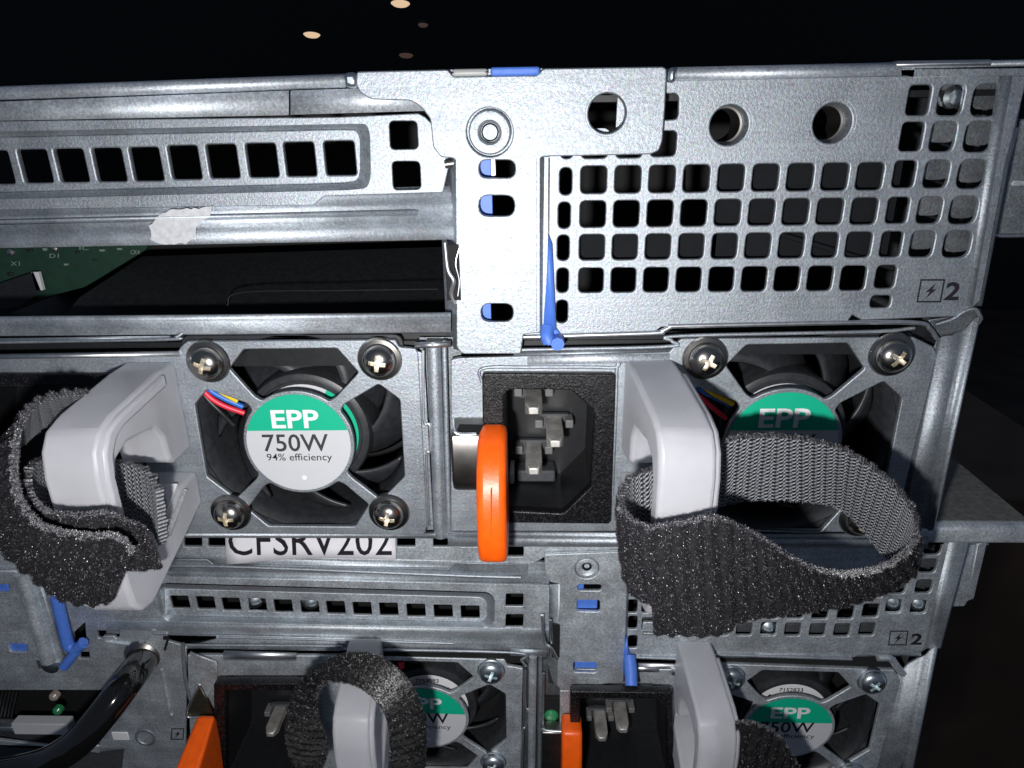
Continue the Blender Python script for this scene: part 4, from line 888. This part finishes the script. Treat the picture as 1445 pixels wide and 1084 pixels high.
# left: neighbouring bracket, lever, number plate, tubular handle, port window
plate('port_panel', Q([(-60, 720), (232, 800), (236, 905), (262, 912), (262, 1100), (170, 1100), (175, 1057), (-60, 1050)], D2 + .6), [Q([(-40, 974), (145, 974), (140, 1062), (-40, 1040)], D2 + .6, .4), Q([(103, 894), (120, 878), (122, 905), (104, 914)], D2 + .6, .3), Q([(136, 890), (170, 890), (168, 900), (164, 902), (160, 898), (146, 898), (142, 902), (138, 900)], D2 + .6, .2), Q([(112, 920), (126, 920), (127, 930), (112, 930)], D2 + .6, .3)],
      D2 + .6, .9, STEEL_OLD, sv, .15)
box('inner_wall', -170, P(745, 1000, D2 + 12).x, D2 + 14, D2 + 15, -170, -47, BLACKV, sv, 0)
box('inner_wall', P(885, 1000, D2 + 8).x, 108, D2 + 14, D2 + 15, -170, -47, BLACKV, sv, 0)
plate('bracket', Q([(-60, 808), (50, 806), (92, 938), (60, 943), (-60, 932)], D2 - .9), [Q([(-20, 824), (14, 825), (13, 836), (-20, 835)], D2 - .9, .6), Q([(11, 908), (38, 909), (40, 921), (14, 920)], D2 - .9, .6)], D2 - .9, .9, STEEL_OLD, sv, .15)
tube('bracket_fold', [P(32, 808, D2 - 1), P(48, 860, D2 - 1), P(70, 932, D2 - 1)], 1.9, STEEL_OLD, sv, 16)
pbox('lever_slide', (-5, 825), (12, 834), D2 - .2, 1, BLUE, sv, .2); pbox('lever_slide', (14, 909), (37, 918), D2 - .2, 1, BLUE, sv, .2)
lv = tube('release_lever', [P(79, 842, D2 - 2.5), P(87, 875, D2 - 3), P(97, 914, D2 - 3.4)], 1.35, BLUE, sv, 8)
tube('lever_foot', [P(92, 905, D2 - 3.2), P(104, 916, D2 - 3.6), P(118, 908, D2 - 3.6)], 1.3, BLUE, lv, 8); tube('lever_foot', [P(118, 905, D2 - 3.2), P(102, 926, D2 - 4), P(90, 941, D2 - 4.4)], 1.2, BLUE, lv, 8)
lathe('bracket_pin', P(72, 938, D2 - 1), [(2.4, -1), (2.3, .6), (1.6, 1.0), (0, 1.0)], ZINC, sv, 20)
pbox('pin_slot', (52, 932), (68, 944), D2 - 1, .8, STEEL_DK, sv, .2)
tube('panel_crease', [P(150, 905, D2 + .7), P(195, 908, D2 + .5), P(218, 888, D2 + .4)], .5, STEEL_OLD, sv, 8)
tube('panel_crease', [P(258, 908, D2), P(262, 960, D2), P(276, 1010, D2)], .5, STEEL, sv, 8)
tube('panel_crease', [P(228, 945, D2 + .5), P(238, 1000, D2 + .5), P(243, 1010, D2 + .5)], .35, STEEL_OLD, sv, 8)
lettering('number_mark', '7', pquad(230, 898, 240, 919, D2 - .2), INK, sv, .5)
lathe('dimple', P(205, 1041, D2 + .6), [(2.9, -.3), (2.8, .15), (2.2, .2), (1.8, -.2), (0, -.3)], STEEL, sv, 24)
bolt_mark(sv, 241, 1028, 259, 1044, D2 + .53, 1.4, None, shx=1)
lathe('handle_collar', P(200, 926, D2 + .3), [(4.6, -1), (4.5, .1), (4.0, .7), (3.2, 1.4), (2.6, 1.4)], SPRING, sv, 28)
th = tube('tube_handle', [P(203, 926, D2 + 2), P(198, 938, D2 - 3), P(176, 968, D2 - 11), P(140, 1015, D2 - 17), P(105, 1052, D2 - 19), P(60, 1078, D2 - 19), P(0, 1092, D2 - 19), P(-50, 1094, D2 - 18)], 3.5, GLOSSB, sv, 24, 50)
lathe('led', P(76, 983, D2 + 2), [(1.25, -1), (1.2, .2), (.8, .7), (0, .9)], LEDW, sv, 18); lathe('led', P(81, 1003, D2 + 2), [(1.25, -1), (1.2, .2), (.8, .7), (0, .9)], LEDG, sv, 18)
pbox('port_shell', (18, 1022), (96, 1037), D2 + 2, 3, GREYL, sv, .2); pbox('port_shell', (-50, 1026), (18, 1035), D2 + 3, 3, ZINC, sv, .2); pbox('port_shell', (158, 1034), (181, 1045), D2 + .4, 3, WHITEL, sv, .2)
for k in range(7): tube('port_mesh_wire', [P(-6 + k * 5, 975, D2 + 6), P(-14 + k * 5, 1012, D2 + 6)], .22, SPRING, sv, 6)
pbox('port_ledge', (-60, 1052), (260, 1100), D2 + 1.8, 5, DARKG, sv, .2)
# rail bracket on this server's side
rb = thing('slide_rail_bracket', P(1365, 855, 26), 'small grey slide rail bracket below the shelf, beside the lower grille', 'rail bracket', 'rail brackets at the right side')
plate('bracket_leaf', px_poly([(1356, 766), (1393, 766), (1374, 846), (1366, 848), (1362, 856), (1338, 857), (1334, 850), (1342, 810), (1348, 802)], 24, .5), [], 24, 1.5, STEEL_OLD, rb, .3)
tube('bracket_bead', [P(1394, 768, 23.8), P(1357, 770, 23.8), P(1352, 802, 23.8), P(1345, 806, 23.8)], .3, BRIGHT, rb, 8)
plate('bracket_lap', px_poly([(1380, 768), (1393, 766), (1374, 846), (1366, 844)], 23.2), [], 23.2, .6, STEEL_OLD, rb, .15)

# ================================================================ lower power supplies
ps = thing('power_supply', P(500, 1084, 30), 'smaller power supply whose fan is half hidden behind a black arched strap', 'power supply', PG)
TL = P(693, 950, D2 - 1) - (P(1232, 964, D2 - 1) - P(1033, 959, D2 - 1)); scr = [proj(TL), (693, 950), (524, 1076), (696, 1079)]
out = [(264, 925), (500, 926), (712, 931), (716, 940), (738, 944), (734, 1100), (270, 1100)]
fan_unit(ps, D2, scr, px_poly(out, D2, .3), True, (.2, .3, .2, .5), 0.02, '7153083', mat=STEEL_OLD, xholes=[[(310, 968), (420, 968), (425, 1090), (310, 1090)]])
strip('face_fold', [[(315, 920, D2 - .6), (418, 923, D2 - .6)], [(315, 930, D2 - .9), (418, 930, D2 - .9)], [(315, 932, D2 - .1), (418, 933, D2 - .1)]], BRIGHT, ps)
inlet(ps, [(301, 965), (440, 965), (446, 1110), (303, 1110)], [(318, 975), (410, 975), (428, 992), (430, 1100), (318, 1100)], D2, None, 5.0, 13, [(P(382, 1035, D2 + 3).x, P(382, 1035, D2 + 3).z, 3.2, 2.2)])
plate('latch_spring', px_poly([(268, 921), (305, 935), (306, 960), (293, 985), (276, 972)], D2 - 1.5), [], D2 - 1.5, .6, STEEL_OLD, ps, .15)
plate('latch_spring', px_poly([(281, 968), (303, 1010), (262, 1011)], D2 - 3), [], D2 - 3, .6, simple('tarnished_spring_steel', (.16, .155, .11), .4, .9, noise=.2), ps, .15)
tube('latch_spring_rim', [P(282, 966, D2 - 3.3), P(263, 1009, D2 - 3.3), P(290, 1011, D2 - 3.3)], .3, BRIGHT, ps, 8)
handle(ps, P(476, 1000, D2 - 22).x + 1.2, D2, -76.5, 8.2, .9, skew=.05)
lv_ = [P(279, 1010, D2 - 7), P(304, 1010, D2 - 7), P(306, 1012, D2 - 2), P(282, 1012, D2 - 2), P(238, 1105, D2 - 21), P(274, 1105, D2 - 21), P(319, 1100, D2 - 9), P(290, 1100, D2 - 9)]
bevelmod(mesh('latch', lv_, [(0, 1, 5, 4), (1, 2, 6, 5), (2, 3, 7, 6), (3, 0, 4, 7), (0, 3, 2, 1), (4, 5, 6, 7)], ORANGE, ps), .8, 3)
plate('fan_warning_sticker', px_poly([(561, 935), (571, 934), (570, 944), (564, 945)], D2 + 2.3), [], D2 + 2.3, .1, RED, ps, .01)

ps = thing('power_supply', P(1050, 1084, 30), 'smaller power supply at the lower right corner with open black inlet and zinc fan screws', 'power supply', PG)
w = [P(1033, 959, D2 - 1), P(1232, 964, D2 - 1)]; dn = P(696, 1079, D2 - 1) - P(693, 950, D2 - 1)
scr = [(1033, 959), (1232, 964), proj(w[0] + dn), proj(w[1] + dn)]
out = [(790, 945), (992, 945), (1012, 937), (1262, 946), (1272, 960), (1234, 1100), (790, 1100)]
fan_unit(ps, D2, scr, px_poly(out, D2, .3), True, (.15, .6, .2, .5), -0.02, '7152833', mat=STEEL_OLD, xholes=[[(812, 980), (940, 980), (942, 1090), (812, 1090)]])
strip('face_fold', [[(890, 941, D2 - .5), (930, 942, D2 - .5)], [(890, 948, D2 - .8), (930, 949, D2 - .8)]], BRIGHT, ps)
strip('face_fold', [[(948, 945, D2 - .8), (1000, 946, D2 - .8)], [(948, 953, D2 - 1), (1002, 954, D2 - 1)]], BRIGHT, ps)
inlet(ps, [(805, 976), (949, 978), (953, 1120), (804, 1120)], [(818, 986), (925, 986), (940, 1000), (944, 1110), (820, 1110)], D2, None, 5.0, 13,
      [(P(850, 1046, D2 + 2).x, P(850, 1046, D2 + 2).z, 3.2, 2.2), (P(880, 1034, D2 + 2).x, P(880, 1034, D2 + 2).z, 3.2, 2.2)])
pbox('face_tab', (790, 975), (804, 1026), D2 - .6, 1, STEEL_OLD, ps, .2)
pbox('status_window', (768, 985), (789, 1028), D2 + .9, 1, BLACKV, ps, .1)
lathe('led', P(778, 1010, D2 + .7), [(1.9, -1), (1.8, .2), (1.2, .9), (0, 1.1)], LEDG, ps, 20)
tube('latch_spring_rim', [P(767, 950, D2 - .3), P(766, 1020, D2 - 1), P(768, 1030, D2 - 3), P(800, 1033, D2 - 4)], .35, BRIGHT, ps, 8, 30)
prism('latch_spring', [(D2, P(780, 1034, D2 - 4).z), (D2 - 4, P(780, 1034, D2 - 4).z), (D2 - 4, P(780, 1110, D2 - 4).z), (D2, P(780, 1110, D2 - 4).z)], P(764, 1060, D2 - 4).x, P(800, 1060, D2 - 4).x, SPRING, ps, .5)
prism('latch', [(D2 - 2, P(805, 1033, D2 - 8).z), (D2 - 8, P(805, 1034, D2 - 8).z), (D2 - 10, P(805, 1070, D2 - 10).z), (D2 - 11, P(805, 1130, D2 - 11).z), (D2 - 2, P(805, 1130, D2 - 11).z)], P(793, 1050, D2 - 9).x, P(822, 1050, D2 - 9).x, ORANGE, ps, .9, 4)
handle(ps, 42.2, D2, -76.5, 8.2, .9, skew=.04)

# ================================================================ straps
ribbon('cable_strap', [((911, 746, -29.5), (922, 892, -26)), ((960, 738, -30), (965, 894, -26.5)), ((1008, 730, -30), (1015, 893, -26.5)), ((1045, 743, -29), (1048, 874, -25)), ((1085, 765, -28), (1100, 866, -23)),
    ((1130, 794, -26), (1150, 859, -21)), ((1180, 809, -24), (1200, 850, -18)), ((1226, 806, -23), (1248, 833, -17)), ((1262, 791, -22), (1278, 815, -15)), ((1289, 765, -21), (1288, 805, -13)), ((1291, 728, -20), (1264, 794, -13)),
    ((1270, 694, -19), (1240, 772, -12)), ((1232, 660, -18), (1212, 738, -12)), ((1185, 632, -18), (1180, 713, -12)), ((1125, 618, -18), (1125, 704, -13)), ((1070, 615, -18), (1062, 703, -13)), ((1020, 622, -18), (1015, 712, -14)),
    ((975, 640, -18.5), (975, 735, -17)), ((925, 660, -19), (930, 770, -18.5)), ((893, 672, -20), (895, 790, -19)), ((877, 700, -24), (886, 815, -24)), ((885, 728, -27.6), (900, 842, -26.5)), ((925, 744, -28), (925, 850, -25)), ((985, 737, -28), (985, 850, -25.5))],
    'big grey looped strap on the clear handle right of the black inlet', nf=120000, n=190, flip=-1)
ribbon('cable_strap', [((189, 778, -31), (163, 842, -27)), ((165, 757, -32), (135, 851, -27)), ((115, 755, -33), (90, 844, -28)), ((60, 742, -34), (50, 815, -29)), ((32, 712, -33), (4, 775, -28)), ((22, 685, -32), (-22, 735, -27)),
    ((20, 655, -30), (-28, 690, -24)), ((23, 622, -28), (-15, 650, -22)), ((32, 592, -25), (22, 632, -19)), ((52, 568, -21), (60, 600, -15)), ((85, 557, -17), (95, 582, -11)), ((125, 553, -12), (135, 585, -6))],
    'dark loop strap bulging past the left edge of the photo, rounded end uppermost', nf=45000, n=130, flip=1)
ribbon('cable_strap', [((203, 742, -24), (228, 800, -22)), ((180, 735, -27), (190, 803, -25)), ((150, 724, -29), (150, 795, -27)), ((105, 727, -30), (105, 795, -28)), ((65, 720, -29.6), (62, 788, -28)), ((42, 694, -28), (38, 755, -26)),
    ((44, 658, -24), (42, 722, -23)), ((72, 645, -18), (72, 716, -17)), ((120, 642, -14.5), (122, 722, -14)), ((170, 652, -13.5), (172, 735, -13.5)), ((205, 662, -16), (214, 745, -16)), ((224, 690, -20), (228, 768, -18))],
    'short strap wrapped tight round the clear handle grip, under the rounded strap end', nf=26000, n=120, flip=1)
ribbon('cable_strap', [((418, 1084, -12), (456, 1078, -10)), ((404, 1045, -13), (463, 1052, -12)), ((408, 1000, -11), (448, 1010, -12)), ((425, 965, -8), (446, 985, -11)), ((455, 938, -5), (457, 964, -9)), ((492, 922, -3), (482, 962, -8)),
    ((528, 925, -3), (505, 968, -8)), ((562, 945, -5), (528, 985, -9)), ((588, 980, -7), (545, 1010, -11)), ((600, 1025, -9), (551, 1045, -13)), ((598, 1095, -11), (552, 1100, -15))],
    'black ribbed strap arching over the lower left fan label', nf=30000, n=150, m=12, light=.03, rib=1.6, mat_out=PILE_B, mat_in=PILE_B, fib=FIB_B, ribamp=.45, flip=-1, crown=.8)
ribbon('cable_strap', [((1008, 1024, -1), (1004, 1105, -4)), ((1035, 1019, -4), (1025, 1105, -5)), ((1066, 1021, -6), (1050, 1105, -6)), ((1100, 1040, -7), (1080, 1120, -6)), ((1128, 1082, -7), (1105, 1140, -6))],
    'black strap crossing the lower right fan at the bottom edge of the photo', nf=12000, n=70, m=12, light=.04, mat_out=PILE_B, fib=FIB_B, flip=-1)

# ================================================================ the dark room
def slab(name, x0, x1, y0, y1, z0, z1, mat):
    o = box(name, x0, x1, y0, y1, z0, z1, mat, None, 0); o['kind'] = 'structure'; return o
slab('floor', -2500, 2500, -1500, 3000, -720, -700, FLOORM)
slab('wall', -2500, 2500, 2600, 2620, -700, 1500, WALLM)
box('chassis_side', 96.5, 97.3, D2 + 5, D2 + 110, -170, -42, STEEL_DK, sv, 0)
cb = thing('cabinet', (300, 700, -700), 'dark brown blurred cabinet low in the background at the right', 'cabinet')
box('cabinet_body', 230, 520, 420, 760, -699, -268, simple('brown_cabinet_wood', (.09, .055, .035), .7, noise=.3, nscale=14), cb, 4)
for (x, y, rw, m, lab) in ((565, 5, 26, GLOW, 'largest warm lamp reflection, at the very top of the dark background'), (440, 49, 23, GLOW, 'warm lamp reflection glowing lowest at the left in the dark'), (597, 35, 14, GLOW2, 'faint small lamp reflection just below the largest one'), (573, 78, 20, GLOW2, 'dimmest lamp reflection just above the server lid')):
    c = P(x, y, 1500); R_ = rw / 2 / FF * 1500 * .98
    t = thing('lamp_reflection', c, lab, 'lamp reflection', 'lamp reflections in the dark')  # glowing discs added in place of mirrored ceiling lights
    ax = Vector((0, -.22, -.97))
    lathe('reflection_disc', c, [(R_, 0), (R_ * .8, 3), (0, 5)], m, t, 28, ax)
    lathe('reflection_rim', c, [(R_ * .8, -6), (R_ * 1.02, -4), (R_ * 1.04, -1), (R_ * .98, 0)], BLACKV, t, 28, ax)
